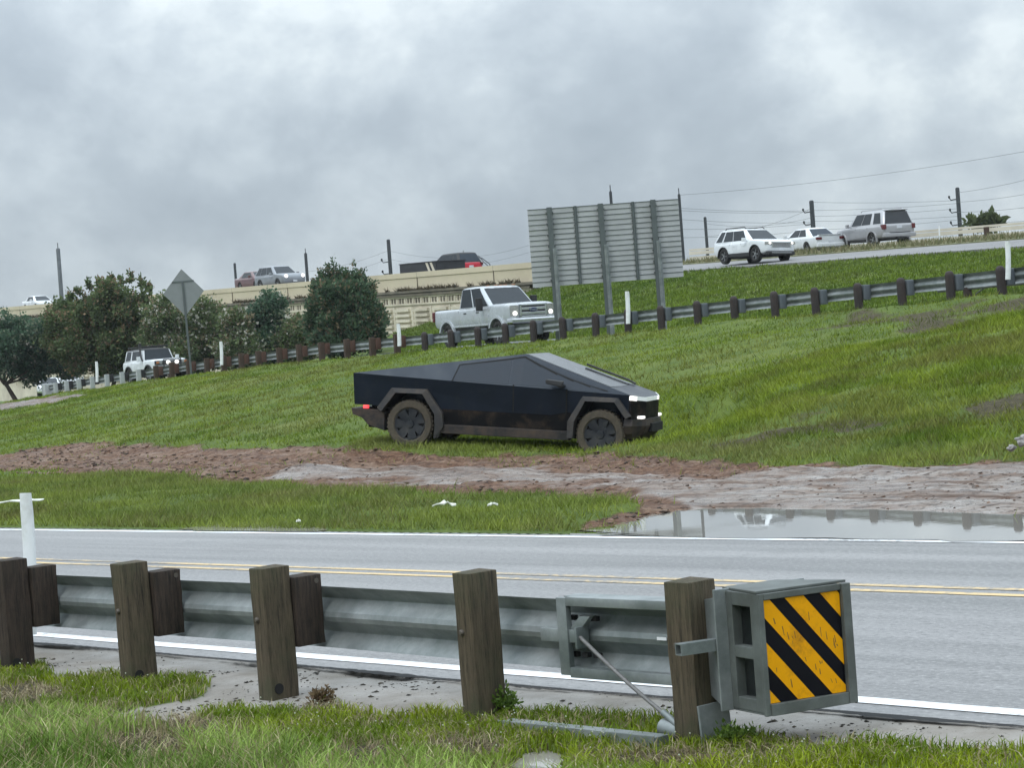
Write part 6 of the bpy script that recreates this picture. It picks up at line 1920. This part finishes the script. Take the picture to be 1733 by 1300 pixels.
# distant white cars beyond the trees at the left
for i, (px, py, lab) in enumerate(((84, 651, 'distant white car parked beyond the pale guardrail end at far left'), (118, 644, 'distant white car half hidden behind the pale posts at far left'))):
    sd4 = dict(sd); sd4.update(paint='white_paint')
    Y = 168 + 4 * i; q = P(px, py, Y); gz = float(H(np.array([q.x]), np.array([Y]), False)[0])
    V, nose, tail = vehicle('sedan', lab, 'car', (q.x, Y, q.z - 0.9), (0.15, -1, 0), sd4)

# ================================================================== SKY, SUN, CAMERA
world = bpy.data.worlds.new('World'); scene.world = world; world.use_nodes = True
nt = world.node_tree; nt.nodes.clear()
SUN_EL, SUN_AZ = R(48), R(222)
out = N(nt, 'ShaderNodeOutputWorld'); bg = N(nt, 'ShaderNodeBackground')
sky = N(nt, 'ShaderNodeTexSky', sky_type='NISHITA'); sky.sun_disc = False; sky.sun_elevation = SUN_EL; sky.sun_rotation = SUN_AZ
skys = N(nt, 'ShaderNodeVectorMath', operation='SCALE'); nt.links.new(sky.outputs[0], skys.inputs[0]); skys.inputs['Scale'].default_value = 0.10
tc = N(nt, 'ShaderNodeTexCoord'); sep = N(nt, 'ShaderNodeSeparateXYZ'); nt.links.new(tc.outputs['Generated'], sep.inputs[0])
zc_ = math_n(nt, 'MAXIMUM', sep.outputs['Z'], 0.0)


def cloud_noise(scale, stretch, detail, dist, off):
    mp = N(nt, 'ShaderNodeMapping'); mp.inputs['Scale'].default_value = stretch; mp.inputs['Location'].default_value = off
    nt.links.new(tc.outputs['Generated'], mp.inputs['Vector'])
    n_ = N(nt, 'ShaderNodeTexNoise'); n_.inputs['Scale'].default_value = scale; n_.inputs['Detail'].default_value = detail; n_.inputs['Roughness'].default_value = 0.56; n_.inputs['Distortion'].default_value = dist
    nt.links.new(mp.outputs[0], n_.inputs['Vector']); return n_.outputs['Fac']


c1 = cloud_noise(6.0, (1, 1, 1.35), 9, 0.15, (0.62, 0.1, 0.25)); c2n = cloud_noise(17.0, (1, 1, 1.25), 9, 0.1, (3.1, 1.7, 0.4))
cl = math_n(nt, 'MULTIPLY_ADD', c2n, 0.38, math_n(nt, 'MULTIPLY', c1, 0.62))
ccol = ramp(nt, cl, [(0.36, (0.355, 0.415, 0.475)), (0.46, (0.425, 0.49, 0.55)), (0.545, (0.53, 0.60, 0.655)), (0.62, (0.68, 0.75, 0.785))])
# overcast luminance: brighter overhead than at the horizon
lum = math_n(nt, 'MULTIPLY_ADD', math_n(nt, 'POWER', zc_, 1.35), 4.0, 1.0)
cs = N(nt, 'ShaderNodeVectorMath', operation='SCALE'); nt.links.new(ccol, cs.inputs[0]); nt.links.new(lum, cs.inputs['Scale'])
mx = N(nt, 'ShaderNodeMix', data_type='RGBA'); mx.inputs[0].default_value = 0.93
nt.links.new(skys.outputs[0], mx.inputs[6]); nt.links.new(cs.outputs[0], mx.inputs[7])
nt.links.new(mx.outputs[2], bg.inputs['Color']); bg.inputs['Strength'].default_value = 1.0
nt.links.new(bg.outputs[0], out.inputs['Surface'])

sl_ = bpy.data.lights.new('sun', 'SUN'); sl_.energy = 1.1; sl_.angle = R(25); sl_.color = (1.0, 0.985, 0.96)
so = bpy.data.objects.new('sun', sl_); COL.objects.link(so)
# sun behind the camera's left shoulder, through cloud
dv = Vector((math.sin(SUN_AZ) * math.cos(SUN_EL), math.cos(SUN_AZ) * math.cos(SUN_EL), math.sin(SUN_EL)))
so.rotation_euler = (-dv).to_track_quat('-Z', 'Y').to_euler(); so.location = (0, 0, 60)

cam = bpy.data.cameras.new('camera'); cam.sensor_width = 36.0; cam.lens = FPX / 1733 * 36.0; cam.clip_end = 9000; cam.clip_start = 0.1
co = bpy.data.objects.new('camera', cam); COL.objects.link(co)
co.matrix_world = Matrix.Translation(Vector(cC)) @ frame(Vector(cR), Vector(cU), -Vector(cF)).to_4x4()
scene.camera = co
vs_ = scene.view_settings; vs_.view_transform = 'Standard'; vs_.look = 'None'; vs_.exposure = 0.0; vs_.gamma = 1.0
scene.cycles.max_bounces = 6; scene.cycles.diffuse_bounces = 3; scene.cycles.transparent_max_bounces = 4
scene.cycles.use_denoising = True

# ------------------------------------------------------------------ thin humid air
hz = MB(); hz.box(-4100, 4100, -4100, 4100, -1.6, 20.0)
m = bpy.data.materials.new('humid_air'); m.use_nodes = True; nt = m.node_tree; nt.nodes.clear()
o_ = N(nt, 'ShaderNodeOutputMaterial'); pv = N(nt, 'ShaderNodeVolumePrincipled'); pv.inputs['Density'].default_value = 0.00016; pv.inputs['Color'].default_value = (0.85, 0.9, 0.93, 1); pv.inputs['Anisotropy'].default_value = 0.2
nt.links.new(pv.outputs[0], o_.inputs['Volume'])
ho = hz.build('haze', m); tag(ho, 'thin humid haze over the road and the far trees', 'haze', kind='stuff')
